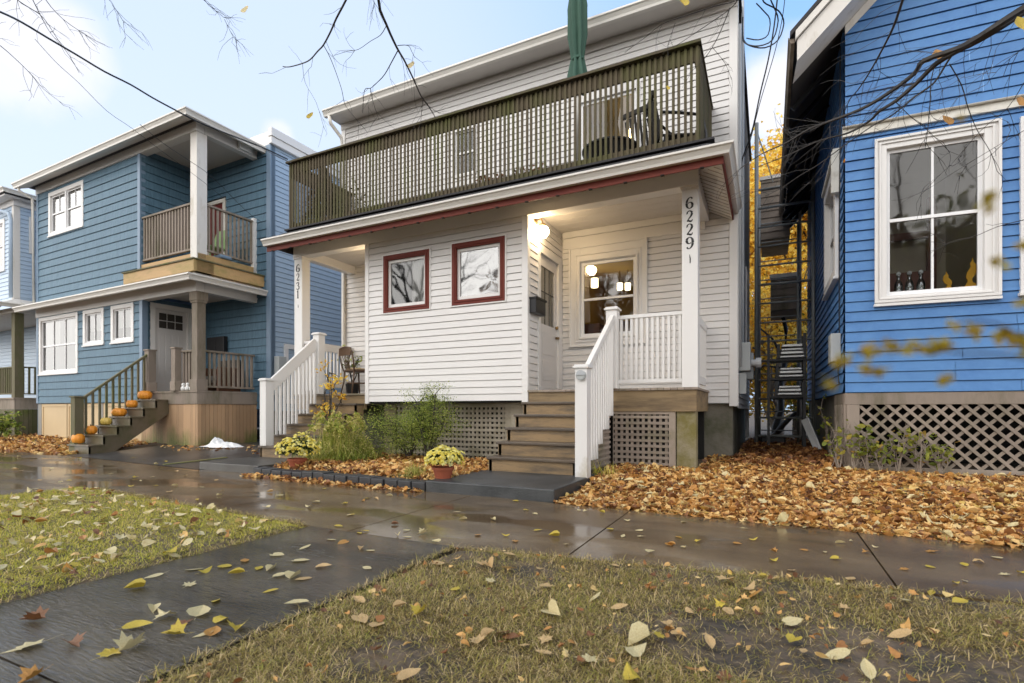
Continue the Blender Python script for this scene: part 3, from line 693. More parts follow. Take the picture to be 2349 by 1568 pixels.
for a,b,c,s in ((215,1140,3,.10),(170,1310,0,.13),(460,1300,3,.085),(700,1350,1,.10),(820,1320,0,.13),(855,935,1,.085),(970,862,0,.09),(1195,915,0,.09),(1285,835,1,.085),(1215,822,0,.09),(1540,765,2,.09),(1490,845,1,.08),(1630,812,1,.08),(1705,818,0,.09),(1745,728,0,.09),(1890,765,0,.10),(2035,805,4,.09),(1850,868,0,.09),(1765,862,0,.08),(1910,880,4,.09),(1705,955,1,.07),(1870,1040,0,.10),(1360,1018,1,.07),(965,1072,0,.09),(1040,1125,0,.11),(1150,1160,3,.08),(860,1185,1,.10),(1100,1230,1,.09),(1250,1100,0,.10),(1395,1143,1,.07),(1280,1230,0,.07),(1340,1222,2,.07),(1495,1200,1,.09),(2080,578,3,.07),(2085,632,0,.08),(2160,648,2,.08),(1920,680,0,.09),(1415,800,1,.09),(200,1505,2,.08),(2310,810,0,.08),(2270,690,4,.07),(2330,700,0,.07)):
    leafpx(*G(a,b),c,s*1.2,'wet concrete walkway')
for a,b,c,s in ((490,605,0,.10),(385,585,0,.08),(330,620,0,.08),(390,628,0,.08),(575,662,0,.08),(750,513,0,.08),(945,517,0,.08),(710,467,0,.08),(1230,585,1,.08),(1340,622,1,.09),(1155,455,1,.08),(1090,395,1,.08),(1025,620,1,.07),(1085,655,2,.08),(845,615,2,.09),(1540,465,0,.08),(1495,455,0,.07),(1645,470,1,.08),(1885,587,0,.07),(1895,625,0,.08),(1780,622,0,.08),(1698,577,1,.07),(1955,727,0,.08),(2078,677,2,.08),(2140,632,2,.06),(2170,690,0,.06),(2170,530,0,.07),(1808,523,0,.06),(1415,675,0,.05),(1215,478,0,.06),(310,545,3,.07),(105,395,2,.07),(30,485,1,.08),(190,383,4,.07),(275,362,0,.08),(340,378,0,.06)):
    leafpx(*H(a,b),c,s,'wet brown sidewalk')
for a,b,c,s in ((110,455,0,.07),(510,497,0,.08),(78,556,1,.07),(205,582,1,.06),(30,603,2,.07),(108,620,0,.06),(40,768,0,.06),(462,595,2,.07),(570,573,1,.07),(703,648,2,.06),(703,708,1,.06),(903,640,2,.06),(1040,656,0,.05),(1108,700,1,.07),(820,773,4,.06),(640,826,1,.08),(568,850,0,.07),(848,845,1,.05),(920,835,2,.05),(1065,838,1,.08),(1210,830,4,.10),(1140,592,0,.07),(1212,582,0,.05),(1310,657,2,.07),(1370,622,0,.05),(1560,765,2,.07),(1730,750,1,.06),(1455,917,0,.08),(1740,922,1,.07),(1900,857,1,.05),(1960,843,0,.05),(1955,740,1,.07),(2050,720,4,.08),(1740,648,2,.09),(2170,690,0,.07),(2220,800,0,.07),(2330,790,1,.06)):
    leafpx(*I(a,b),c,s,'wet brown sidewalk')
for a,b in ((700,215),(885,258),(960,235),(1170,225),(1100,290),(1400,320),(1380,350),(1065,328),(1270,300),(980,290),(850,395),(1360,255),(250,255),(220,310),(435,257),(380,270),(825,295),(970,370),(1940,425),(1990,395),(2200,475),(2130,545),(2300,577),(2260,590),(2310,370),(1680,430),(1760,352),(1670,285),(1700,330),(1015,180),(500,160),(200,130),(320,185),(1240,378),(2170,405),(2040,310),(120,108),(750,140),(1120,120)):
    leafpx(*G(a,b),random.choice((0,0,1,1,4)),random.uniform(.07,.10),'wet brown sidewalk')
for k in range(18):
    x=random.uniform(-15,-7.5); leafd=random.uniform(3.6,5.3); fallen(x,leafd,.003,random.choice((0,1,4)),random.uniform(.08,.11),'wet brown sidewalk')
for k in range(8):
    x=random.uniform(-12,-8.2); yy_=random.uniform(5.4,7.6); fallen(x,yy_,DZ(x,yy_),random.choice((0,1,2)),random.uniform(.08,.11),'black asphalt driveway')
for a,b,c,s in ((925,910,0,.09),(1050,740,4,.10),(860,805,4,.11),(920,815,4,.11),(590,800,4,.09),(750,865,4,.08),(1045,830,4,.10),(1285,945,4,.08),(1600,1020,0,.10),(1755,1080,4,.09),(1330,1120,0,.11),(470,1120,1,.10),(90,1160,4,.10),(190,1200,4,.09),(340,1075,4,.08),(1000,1250,3,.10),(850,1300,4,.09),(905,1260,4,.08),(1060,1270,3,.08),(1280,1290,4,.08),(1900,1295,0,.13),(2010,1265,1,.09),(1850,1250,4,.08),(2070,1190,4,.07),(1840,1375,0,.12),(1555,1420,0,.10),(400,1530,4,.10),(1840,1545,1,.13),(1270,1375,4,.07),(80,1040,4,.08),(700,965,1,.07),(200,960,3,.06),(1240,840,4,.08),(960,745,2,.07),(190,1360,3,.08),(540,1275,4,.06),(1145,1330,4,.05)):
    x,y,_=ground(*H(a,b),.035); fallen(x,y,.035,c,s,'patchy right verge',tilt=.25)
for a,b,c,s in ((825,1112,0,.09),(835,1240,1,.08),(355,1005,1,.08),(405,1042,4,.07),(1535,1195,4,.10),(1320,1265,4,.07),(1120,1330,0,.11),(1320,1435,0,.09),(265,1210,4,.05),(280,1250,4,.08),(70,1180,4,.07),(10,1120,4,.06),(900,1310,4,.05),(1925,985,1,.09),(1570,970,0,.08),(390,850,4,.12),(540,900,4,.10),(580,935,2,.11),(760,925,2,.08),(1170,1025,4,.07),(510,1507,2,.04)):
    x,y,_=ground(*I(a,b),.035); fallen(x,y,.035,c,s,'patchy right verge',tilt=.25)
for k in range(6):
    while True:
        x=random.uniform(-1.8,2.2); y=random.uniform(1,3.2)
        if lawnR(x,y): break
    fallen(x,y,.03,random.choice((2,3,4,4)),random.uniform(.05,.08),'patchy right verge',tilt=.3)
nl=[p for p in sample(46,-7.2,-3.3,1.0,3.3,lawnL)]
for x,y,z in nl: fallen(x,y,.035,random.choice((0,0,4,4,2,3,1)),random.uniform(.06,.105),'yellow green left verge',tilt=.28)
P=[(x,y,z+.03) for x,y,z in sample(260,-7.2,-3.3,1.0,3.35,lawnL)]
P_=P[:170]; P=P[170:]; tag(scatter('leaf_litter',P_,MATS['leaf_pale'],.05,.10,.3),kind='stuff',label='pale tan leaf pieces among the left verge grass',cat='leaves')
tag(scatter('leaf_litter',P,MATS['leaf_litter_tan'],.03,.08,.35),kind='stuff',label='small leaf scraps among the grass of the left verge',cat='leaves')
P=[(x,y,z+.025) for x,y,z in sample(260,-1.8,4,.9,3.6,lawnR)]
tag(scatter('leaf_litter',P,MATS['leaf_litter_tan'],.02,.05,.35),kind='stuff',label='small leaf scraps among the grass of the right verge',cat='leaves')
print('single leaves',NLEAF[0])
# =====================================================  WHITE DUPLEX
F0=Fr(0,7.35); FM=Fr(0,8.85); FR=Fr(-.44,8.85,0,1); FV=Fr(-3.34,7.35,0,1); FL=Fr(-8.58,8.85,0,-1); FVL=Fr(-6.56,8.85,0,-1)
WH=thing('duplex_house',(-4.5,8.85,0),'white vinyl sided duplex with two porches, red trimmed windows and mossy balcony railing','house')
M_=MATS
def gutter(parent,segs,name='gutter',m='gutter_white',h=.115,d=.12,zt=4.09,hd=True):
    g=MB()
    for fr,a0,a1,o,m0,m1 in segs:
        pr=[(o-.004,zt-h),(o+d*.55,zt-h),(o+d*.62,zt-h*.72),(o+d*.84,zt-h*.34),(o+d,zt-h*.22),(o+d,zt),(o+d-.012,zt),(o+d-.016,zt-h*.25),(o,zt-h*.3)]
        n=len(pr); i=len(g.v)
        for q,z in pr: g.v.append(fr.p(a0-m0*(q-o),q,z))
        for q,z in pr: g.v.append(fr.p(a1+m1*(q-o),q,z))
        for k in range(n): g.f.append((i+k,i+(k+1)%n,i+n+(k+1)%n,i+n+k))
        g.f.append(tuple(range(i,i+n))[::-1]); g.f.append(tuple(range(i+n,i+2*n)))
    return g.build(name,M_[m],parent)
def lattice(parent,fr,a0,a1,z0,z1,sp,w,m,diag=False,name='lattice',topfn=None,thick=.012):
    g=MB()
    if not diag:
        n=int((a1-a0)/sp)
        for k in range(n+1):
            x=a0+(a1-a0)*(k+.5)/(n+1)+random.uniform(-.004,.004); zt=topfn(x) if topfn else z1
            if zt-z0>.03: g.box(fr,x-w/2,x+w/2,-thick,0,z0,zt)
        n=int((z1-z0)/sp)
        for k in range(n+1):
            z=z0+(z1-z0)*(k+.5)/(n+1)+random.uniform(-.004,.004); A0=a0
            if topfn:
                A0=None
                for q in range(41):
                    x=a0+(a1-a0)*q/40
                    if topfn(x)>z+w/2: A0=x if A0 is None else A0; A1=x
                if A0 is None: continue
            else: A1=a1
            if A1-A0>.03: g.box(fr,A0,A1,.001,thick+.001,z-w/2,z+w/2)
    else:
        for sgn,o in ((1,0),(-1,.013)):
            k=-60
            while k<80:
                # line a = c + sgn*(z-z0)
                c=a0+k*sp; k+=1
                zs=[]; 
                lo,hi=z0,z1
                if sgn>0: lo=max(lo,z0+(a0-c)); hi=min(hi,z0+(a1-c))
                else: lo=max(lo,z0+(c-a1)); hi=min(hi,z0+(c-a0))
                if hi-lo<.03: continue
                p=fr.p(c+sgn*(lo-z0),o+.006,lo); q=fr.p(c+sgn*(hi-z0),o+.006,hi)
                g.beam(p,q,.012,w,up=(fr.nx*.001,fr.ny*.001,1)) if False else g.prism(fr,[(c+sgn*(lo-z0)-w*.7,lo),(c+sgn*(lo-z0)+w*.7,lo),(c+sgn*(hi-z0)+w*.7,hi),(c+sgn*(hi-z0)-w*.7,hi)],o,o+.012)
    return g.build(name,M_[m],parent)
# --- walls
pa0=FM.px(1308.5,700)[0]; pa1,pz1=FM.px(1484,547.6); pz0=FM.px(1308.5,797)[1]
u0a=FM.px(1041,350)[0]; u1a,u1z=FM.px(1094,287); u0z=FM.px(1041,412)[1]
d0a=FM.px(1322,300)[0]; d1a,d1z=FM.px(1470,188); d0z=4.42
hp=window(WH,FM,pa0,pa1,pz0,pz1,(.20,.18,.27,.16),'trim_white','sash_white',1,2,'glass_mid',split=None,recess=False,sw=.05,label='porch window lit from inside by warm lamps')
hu=window(WH,FM,u0a,u1a,u0z,u1z,.05,'trim_white','sash_white',1,2,'glass_mid',roomcol='room_dark',sw=.03,sill=False)
hd=window(WH,FM,d0a,d1a,d0z,d1z,(.07,.07,.1,.07),'trim_white','sash_white',1,2,'glass_mid',roomcol='room_grey',sw=.05,depth=.9,sill=False,split=5.05,label='balcony window with a warm lamp behind the glass')
wl=clap(FM,-8.58,-.44,1.03,7.34,.1085,[hp,hu,hd],zref=1.03)
wl.build('wall',M_['siding_white'],WH)
vz0=1.07
w1a0,w1z1=F0.px(881.6,589.5); w1a1,_=F0.px(987,572); w1z0=F0.px(881.6,720)[1]
w2a0,w2z1=F0.px(1038.5,562); w2a1,_=F0.px(1160,544); w2z0=F0.px(1038.5,703)[1]
h1=window(WH,F0,w1a0,w1a1,w1z0,w1z1,.088,'red_paint','trim_white',1,1,'glass_mid',curtain=[(.55,1,0,1)],roomcol='room_dark',sw=.05,sill=False,label='small square window in dark red trim, nearer the left porch')
h2=window(WH,F0,w2a0,w2a1,w2z0,w2z1,.088,'red_paint','trim_white',1,1,'glass_bright',roomcol='room_dark',sw=.05,sill=False,label='small square window in dark red trim, reflecting bare branches')
vw=clap(F0,-6.50,-3.42,vz0,3.96,.111,[h1,h2],zref=vz0); v2=clap(FV,.0,1.5,1.23,4.1,.111,[],zref=1.23-.02); 
da0=FV.px(1232,700)[0]; da1=FV.px(1286,700)[0]; dzt=FV.px(1234,560)[1]
v2=clap(FV,.06,1.5,1.23,4.1,.111,[(da0,da1,1.2,dzt)],zref=1.21)
v3=clap(FVL,0,1.44,1.23,4.1,.111,[],zref=1.21)
a=MB(); a.v=vw.v; a.f=vw.f
for q in (v2,v3):
    n=len(a.v); a.v+=q.v; a.f+=[tuple(i+n for i in f) for f in q.f]
a.build('vestibule_wall',M_['siding_white'],WH)
# side, back walls + floor of the vestibule
s=clap(FR,0,6,.95,7.3,.1085,[],zref=1.03); s.quad(FL.p(-6,0,1.0),FL.p(0,0,1.0),FL.p(0,0,7.34),FL.p(-6,0,7.34)); s.quad((-8.58,14.85,.2),(-.44,14.85,.2),(-.44,14.85,7.34),(-8.58,14.85,7.34))
s.build('side_wall',M_['siding_white'],WH)
g=MB(); g.box(F0,-6.54,-3.36,-1.5,-.01,vz0-.03,vz0+.02); g.build('vestibule_floor',M_['dark_void'],WH)
g=MB()
g.box(F0,-6.575,-6.49,-.07,.026,vz0-.035,3.95); g.box(F0,-3.43,-3.325,-.001,.026,vz0-.035,3.95); g.box(FV,-.0,.07,-.05,.016,vz0-.02,3.95)
g.box(FM,-.545,-.425,-.05,.03,.98,7.33); g.box(FR,.0,.11,-.05,.026,.98,7.33); g.box(FM,-8.60,-8.49,-.05,.03,1.0,7.33); g.box(FL,0,.1,-.04,.03,1,7.3) if False else None
g.build('corner_trim',M_['trim_white'],WH,bevel=.004,split=True)
# --- door
dr=MB(); dr.box(FV,da0,da0+.09,-.06,.03,1.23,dzt); dr.box(FV,da1-.16,da1,-.06,.03,1.23,dzt); dr.box(FV,da0+.09,da1-.16,-.06,.03,dzt-.12,dzt)
D=dr.build('door',M_['trim_white'],WH,bevel=.004); D['label']='white half glazed entrance door beside the mailbox'
b=MB(); ga0=da0+.20; ga1=da1-.28; gz0,gz1=2.35,dzt-.30
b.box(FV,da0+.09,ga0,-.055,-.012,1.30,dzt-.12); b.box(FV,ga1,da1-.16,-.055,-.012,1.30,dzt-.12); b.box(FV,ga0,ga1,-.055,-.012,1.30,gz0); b.box(FV,ga0,ga1,-.055,-.012,gz1,dzt-.12)
b.box(FV,ga0+.04,ga1-.04,-.012,-.006,1.42,1.75); b.box(FV,ga0+.04,ga1-.04,-.012,-.006,1.85,2.22)
b.box(FV,da0+.07,da1-.12,-.05,.045,1.225,1.30)
b.build('door_leaf',M_['door_white'],D,bevel=.003)
b=MB(); b.quad(FV.p(ga0,-.03,gz0),FV.p(ga1,-.03,gz0),FV.p(ga1,-.03,gz1),FV.p(ga0,-.03,gz1)); b.build('glass',M_['glass_mid'],D)
b=MB(); b.box(FV,ga0-.02,ga1+.02,-.11,-.08,gz0-.02,gz1+.02); b.build('blind',M_['room_grey'],D)
b=MB()
for k in (.33,.66): x=ga0+(ga1-ga0)*k; b.box(FV,x-.006,x+.006,-.029,-.022,gz0,gz1)
b.box(FV,ga0,ga1,-.0285,-.021,gz1-.42,gz1-.408); b.build('leading',M_['black_metal'],D)
b=MB(); b.tube([FV.p(da1-.21,-.01,2.18),FV.p(da1-.21,.055,2.18)],.022,10); b.tube([FV.p(da1-.21,.05,2.18),FV.p(da1-.28,.055,2.18)],.012,8); b.tube([FV.p(da1-.21,-.01,2.36),FV.p(da1-.21,.03,2.36)],.028,12); b.build('handle',M_['brass'],D,smooth=True)
# --- room behind the porch window
rm=MB(); X0,X1,Y0,Y1,Z0,Z1=-3.3,-1.0,8.91,11.4,1.3,3.62
rm.quad((X0,Y1,Z0),(X1,Y1,Z0),(X1,Y1,Z1),(X0,Y1,Z1)); rm.quad((X0,Y0,Z0),(X0,Y1,Z0),(X0,Y1,Z1),(X0,Y0,Z1)); rm.quad((X1,Y0,Z0),(X1,Y1,Z0),(X1,Y1,Z1),(X1,Y0,Z1)); rm.quad((X0,Y0,Z1),(X1,Y0,Z1),(X1,Y1,Z1),(X0,Y1,Z1)); rm.quad((X0,Y0,Z0),(X1,Y0,Z0),(X1,Y1,Z0),(X0,Y1,Z0))
rm.build('room',M_['room_yellow'],WH)
rm=MB(); rm.box(WF,-3.2,-1.1,-11.3,-11.2,1.3,2.85); rm.box(WF,-3.25,-2.75,-10.4,-9.2,1.3,2.5); rm.build('room_furniture',M_['room_brown'],WH)
def pendant(x,y,z,r,h):
    m=MB(); m.lathe((x,y,z),[(r*.95,0),(r,h*.1),(r,h),(r*.9,h)],14); o=m.build('pendant_lamp',M_['shade_glow'],WH,smooth=True)
    c=MB(); c.tube([(x,y,z+h),(x,y,3.6)],.006,5); c.build('cord',M_['brass'],o)
c=atY(1364,648,9.6); pendant(c[0],9.6,c[2]-.1,.07,.17)
for px_ in (1422,1440): c=atY(px_,655,9.9); pendant(c[0],9.9,c[2]-.09,.055,.13)
# lamp seen behind the balcony window
c=atY(1449,303,9.3); m=MB(); m.lathe((c[0],9.3,c[2]-.1),[(.02,0),(.055,.03),(.06,.1),(.03,.17)],12); m.build('indoor_lamp',M_['balcony_glow'],WH,smooth=True)
# --- porch beam, ceiling, soffit, fascia, gutter, skirt roof
bm_=MB(); bm_.box(F0,-8.39,-.83,-.17,.035,3.93,4.20); bm_.box(F0,-8.39,-.83,-.14,.045,3.925,3.965)
bm_.box(Fr(-.84,7.52,0,1),0,1.33,-.17,.0,3.93,4.16); bm_.box(Fr(-8.38,8.85,0,-1),0,1.33,-.17,.0,3.93,4.16)
bm_.box(FV,0,1.5,-.02,.012,dzt+.0,4.1) if False else None
bm_.build('porch_beam',M_['trim_white'],WH,bevel=.004)
cl=MB(); cl.box(F0,-8.36,-.86,-1.5,-.02,4.10,4.13)
cl.build('porch_ceiling',M_['soffit_white'],WH)
cl=MB()
for k in range(1,7): cl.box(F0,-8.36,-.86,-1.5+.22*k-.003,-1.5+.22*k+.003,4.096,4.0995)
cl.build('ceiling_groove',M_['weathered_white'],WH)
cl=MB(); cl.box(F0,-3.30,-.9,-1.49,-1.44,3.99,4.099); cl.box(F0,-3.3,-.9,-1.50,-1.46,3.80,3.985); cl.build('ceiling_moulding',M_['trim_white'],WH,bevel=.006)
so_=MB()
z_in=4.155
so_.quad(F0.p(-8.43,.60,3.885),F0.p(-.50,.60,3.885),F0.p(-.83,.034,z_in),F0.p(-8.43,.034,z_in))
so_.quad((-.50,7.35-.60,3.885),(-.50,8.84,3.885),(-.838,8.84,4.07),(-.83,7.316,z_in))
so_.build('porch_soffit',M_['soffit_white'],WH)
gr=MB()
for k in range(1,16):
    y=6.8+k*.135; 
    if y<8.83: 
        x_in=-.83 if y>7.33 else -.50-(.33)*(y-6.75)/.57
        gr.beam((-.51,y,3.889),(x_in,y,3.889+(4.06-3.885)*(-.5-x_in)/.33),.010,.006)
gr.build('soffit_groove',M_['lattice_grey'],WH)
fa=MB(); fa.box(F0,-8.43,-.48,.585,.605,3.885,3.99); fa.box(Fr(-.50,6.765,0,1),0,2.07,.0,.02,3.885,3.99); fa.build('fascia',M_['red_paint'],WH)
g=MB(); 
for k in range(34):
    x=-8.3+k*.236; g.box(F0,x,x+.045,.575,.612,3.878,3.892) if k%2==0 else None
g.build('fascia_clip',M_['dark_void'],WH,split=True)
SRF=Fr(-.48,6.65+.08,0,1)
gutter(WH,[(F0,-8.45,-.48,.605,0,1.0),(Fr(-.48,6.745,0,1),0,2.08,.0,1.0,0)],zt=4.09)
rf=MB()
rf.quad(F0.p(-8.45,.66,4.085),F0.p(-.44,.66,4.085),F0.p(-.74,.14,4.40),F0.p(-8.45,.14,4.40))
rf.quad((-.44,7.35-.66,4.085),(-.44,8.85,4.085),(-.74,8.85,4.40),(-.74,7.21,4.40))
rf.quad(F0.p(-8.45,.14,4.40),F0.p(-.74,.14,4.40),F0.p(-.74,-1.5,4.41),F0.p(-8.45,-1.5,4.41))
rf.quad(F0.p(-8.45,.66,4.085),F0.p(-8.45,.14,4.40),F0.p(-8.45,-1.5,4.40),F0.p(-8.45,-1.5,4.0),F0.p(-8.45,.6,3.99))
rf.box(F0,-8.42,-.62,.10,.22,4.395,4.425)
rf.build('porch_roof',M_['roof_shingle'],WH)
# --- main roof, soffit, gutter
mr=MB(); mr.box(FM,-8.66,-.38,-6.1,.42,7.405,7.50); mr.build('roof',M_['roof_shingle'],WH)
g=MB(); g.box(FM,-8.64,-.40,-.02,.40,7.33,7.352); g.box(FM,-8.64,-.40,.385,.40,7.30,7.40); g.box(FM,-8.60,-.42,0.0,.045,7.20,7.33); g.build('soffit',M_['soffit_white'],WH)
gutter(WH,[(FM,-8.68,-.38,.40,0,0)],zt=7.43,h=.13,d=.13)
# --- downspouts
ds=MB(); c=(-8.52,8.85-.06); ds.tube([(c[0]-.02,8.40,7.30),(c[0]-.02,8.44,7.16),(c[0],8.74,6.98),(c[0],8.76,6.80),(c[0],8.76,4.45)],.038,8); ds.build('downspout',M_['gutter_white'],WH,smooth=True)
ds=MB(); ds.tube([(-8.50,8.78,4.0),(-8.50,8.78,1.1)],.035,8); ds.build('downspout',M_['gutter_white'],WH,smooth=True)
# --- posts and digits
DG={'6':[(.52,.84,.075),(.46,.95,.05),(.34,.98,.035),(.20,.88,.06),(.09,.68,.085),(.06,.42,.10),(.10,.18,.085),(.24,.03,.04),(.38,.03,.04),(.52,.15,.085),(.55,.32,.10),(.48,.48,.075),(.34,.55,.035),(.18,.48,.04)],
'2':[(.10,.72,.075),(.10,.84,.055),(.20,.96,.04),(.34,.98,.045),(.48,.88,.08),(.50,.70,.095),(.40,.48,.07),(.22,.26,.045),(.08,.07,.035),(.20,.11,.065),(.38,.04,.075),(.50,.08,.05),(.55,.20,.03)],
'3':[(.10,.78,.075),(.13,.90,.05),(.28,.98,.04),(.44,.90,.075),(.46,.74,.085),(.38,.60,.05),(.24,.55,.03),(.40,.50,.05),(.52,.34,.09),(.50,.14,.085),(.36,.02,.045),(.20,.03,.045),(.09,.14,.07)],
'1':[(.14,.82,.035),(.26,.93,.05),(.30,.96,.075),(.30,.5,.08),(.30,.06,.08),(.30,.03,.075)]}
def digit(parent,fr,ch,a,zb,h,o):
    P=DG['6'] if ch=='9' else DG[ch]
    if ch=='9': P=[(.62-x,1-z,w) for x,z,w in P]
    # smooth
    Q=[]
    for k in range(len(P)-1):
        p0=P[max(k-1,0)];p1=P[k];p2=P[k+1];p3=P[min(k+2,len(P)-1)]
        for j in range(4):
            t=j/4; Q.append(tuple(.5*((2*p1[i])+(-p0[i]+p2[i])*t+(2*p0[i]-5*p1[i]+4*p2[i]-p3[i])*t*t+(-p0[i]+3*p1[i]-3*p2[i]+p3[i])*t**3) for i in range(3)))
    Q.append(P[-1]); mb=MB()
    mb.tube([(x,0,z) for x,z,w in Q],[max(w,.03)*1.08 for x,z,w in Q],10)
    if ch=='1': mb.tube([(.14,0,.035),(.46,0,.035)],.035,8)
    mb.v=[fr.p(a+(x-.31)*h,o+y*h*.35,zb+z*h) for x,y,z in mb.v]
    return mb.build('house_number',M_['number_black'],parent,smooth=True)
po=MB(); po.box(F0,-1.045,-.84,-.20,.012,1.226,3.93); po.box(F0,-1.06,-.825,-.215,.028,3.885,3.93); po.box(F0,-.95,-.935,.011,.0135,1.3,3.3) if False else None
PR=po.build('porch_post',M_['trim_white'],WH,bevel=.006); PR['label']='white square post carrying the number 6229'
for ch,y0,y1 in (('6',453,479),('2',484,509.5),('2',514,540),('9',544.6,571.5)):
    a,zt=F0.px(1582,y0,.013); _,zb=F0.px(1582,y1,.013); digit(PR,F0,ch,a,zb,zt-zb,.014)
_,zt=F0.px(1583,585); _,zb=F0.px(1583,605); m=MB(); m.tube([F0.p(-.945,.014,zt),F0.p(-.937,.016,(zt+zb)/2),F0.p(-.938,.014,zb)],[.003,.008,.006],6); m.build('paint_chip',M_['number_black'],PR)
po=MB(); po.box(F0,-8.385,-8.175,-.19,.012,1.226,3.93); po.box(F0,-8.40,-8.16,-.205,.028,3.885,3.93)
PL=po.build('porch_post',M_['trim_white'],WH,bevel=.006); PL['label']='white square post carrying the number 6231'
for ch,y0,y1 in (('6',607,625),('2',628,644.5),('3',648,665),('1',667,685)):
    a,zt=F0.px(683.4,y0,.013); _,zb=F0.px(683.4,y1,.013); digit(PL,F0,ch,a,zb,zt-zb,.014)
_,zt=F0.px(683,700); _,zb=F0.px(683,707); m=MB(); m.tube([F0.p(-8.28,.014,zt),F0.p(-8.277,.014,zb)],[.004,.007],6); m.build('paint_chip',M_['number_black'],PL)
# --- decks, piers, lattice, foundation
dk=MB()
n=int((3.34-.84)/.09)
for k in range(n+1):
    x=-3.33+k*(2.5/(n+1)); dk.box(F0,x,x+2.5/(n+1)-.006,-1.49,.03,1.196,1.226)
dk.build('deck',M_['lattice_grey'],WH)
dk=MB()
for k in range(19): x=-8.40+k*.0965; dk.box(F0,x,x+.091,-1.49,.03,1.196,1.226)
dk.build('deck',M_['lattice_grey'],WH)
fs=MB(); fs.box(F0,-3.32,-.86,-.03,.006,.90,1.194); fs.box(Fr(-.86,7.35,0,1),0.0,1.49,-.03,.006,.90,1.194); fs.box(F0,-8.38,-6.58,-.03,.006,.93,1.194); fs.box(Fr(-8.38,8.85,0,-1),0,1.49,-.03,.006,.93,1.194)
fs.build('deck_fascia',M_['tan_wood'],WH,bevel=.003,split=True)
pr=MB(); a0=F0.px(1551,1000)[0]; pr.box(F0,a0,-.865,-.22,-.03,.0,.905); pr.box(F0,-3.36,-3.20,-.2,-.03,.0,.9); pr.box(F0,-6.36,-6.10,-.5,-.25,0,1.04) ; pr.build('pier',M_['pier_concrete'],WH,bevel=.01,split=True)
fn=MB(); fn.box(FM,-1.25,-.50,-.5,-.06,-.1,1.02); fn.box(FM,-8.5,-1.3,-.5,-.1,-.1,1.0); fn.box(FR,.5,5.9,-.5,-.09,-.1,.98); fn.box(FM,-3.9,-3.6,.9,1.2,0,1.0); fn.box(FM,-8.4,-6.7,-.08,-.02,0,1.2); fn.build('foundation',M_['foundation'],WH)
la0=F0.px(1406,1000)[0]; la1=F0.px(1534,1000)[0]
if True:
    pass
lt=MB(); lt.box(F0,-2.0,la0,-.05,-.012,.0,.90); lt.box(F0,la1,a0-.01,-.05,-.008,.0,.90); lt.box(F0,la0,la1,-.05,-.01,.86,.90); lt.build('lattice_frame',M_['lattice_grey'],WH,bevel=.003)
lattice(WH,F0.shift(0,-.03),la0,la1,.05,.86,.082,.038,'lattice_grey')
va0=F0.px(960,1000,-.3)[0]; va1=F0.px(1160,1000,-.3)[0]
lattice(WH,F0.shift(0,-.30),-6.1,va1,.05,1.03,.084,.044,'lattice_pale')
lt=MB(); lt.box(F0,va1,va1+.13,-.33,-.28,0,1.06); lt.box(F0,-6.1,va1,-.34,-.29,1.0,1.06); lt.box(F0,va1+.13,-3.3,-.3,-.24,0,1.08); lt.build('lattice_frame',M_['lattice_pale'],WH)
vd=MB(); vd.box(F0,-6.5,-.9,-1.35,-1.3,0,1.15); vd.build('under_porch_shade',M_['dark_void'],WH)  # near-black sheet standing in for the shade under the porch
# --- stairs
def stairs(parent,x0,x1,y0,dy,z0,dz,n,tread,riser,side,ground_z,ytop,str_x=(),label=None,ovl=.02):
    S=MB()
    for sx_,w in str_x:
        pts=[(y0+.03,ground_z),(y0+.03,z0-.035)]
        for i in range(n):
            pts+= [(y0+dy*(i+1)+.03,z0+dz*i-.035)]
            if i<n-1: pts+=[(y0+dy*(i+1)+.03,z0+dz*(i+1)-.035)]
        pts+=[(ytop,z0+dz*(n-1)-.035),(ytop,z0+dz*(n-1)-.33),(y0+.45,ground_z)]
        S.prism(Fr(sx_,0,0,1),pts,-w/2,w/2)
    st=S.build('stairs',M_[side],parent)
    if label: st['label']=label
    for i in range(n):
        y=y0+dy*i; z=z0+dz*i
        t=MB(); t.box(WF,x0-ovl,x1+ovl,-(y+dy+.02),-y,z-.035,z); t.build('tread',M_[tread],st,bevel=.006)
        zb=(ground_z if i==0 else z0+dz*(i-1))
        r=MB(); r.box(WF,x0,x1,-(y+.05),-(y+.03),zb,z-.036); r.build('riser',M_[riser],st)
    return st
ST=stairs(WH,-3.30,-2.09,5.99,.272,.309,.183,5,'tread_wood','riser_wood','riser_wood',.12,7.34,[(-3.27,.04),(-2.11,.04)],'wooden steps up to the right porch')
SL=stairs(WH,-7.86,-6.62,6.12,.25,.309,.183,5,'tread_wood','riser_wood','riser_wood',.11,7.34,[(-7.83,.04),(-6.64,.04)],'wooden steps up to the left porch')
FS=Fr(-2.03,0,0,1)
lattice(WH,FS,6.15,7.30,.14,1.15,.075,.032,'lattice_grey',topfn=lambda x:.30+(x-6.15)*.62)
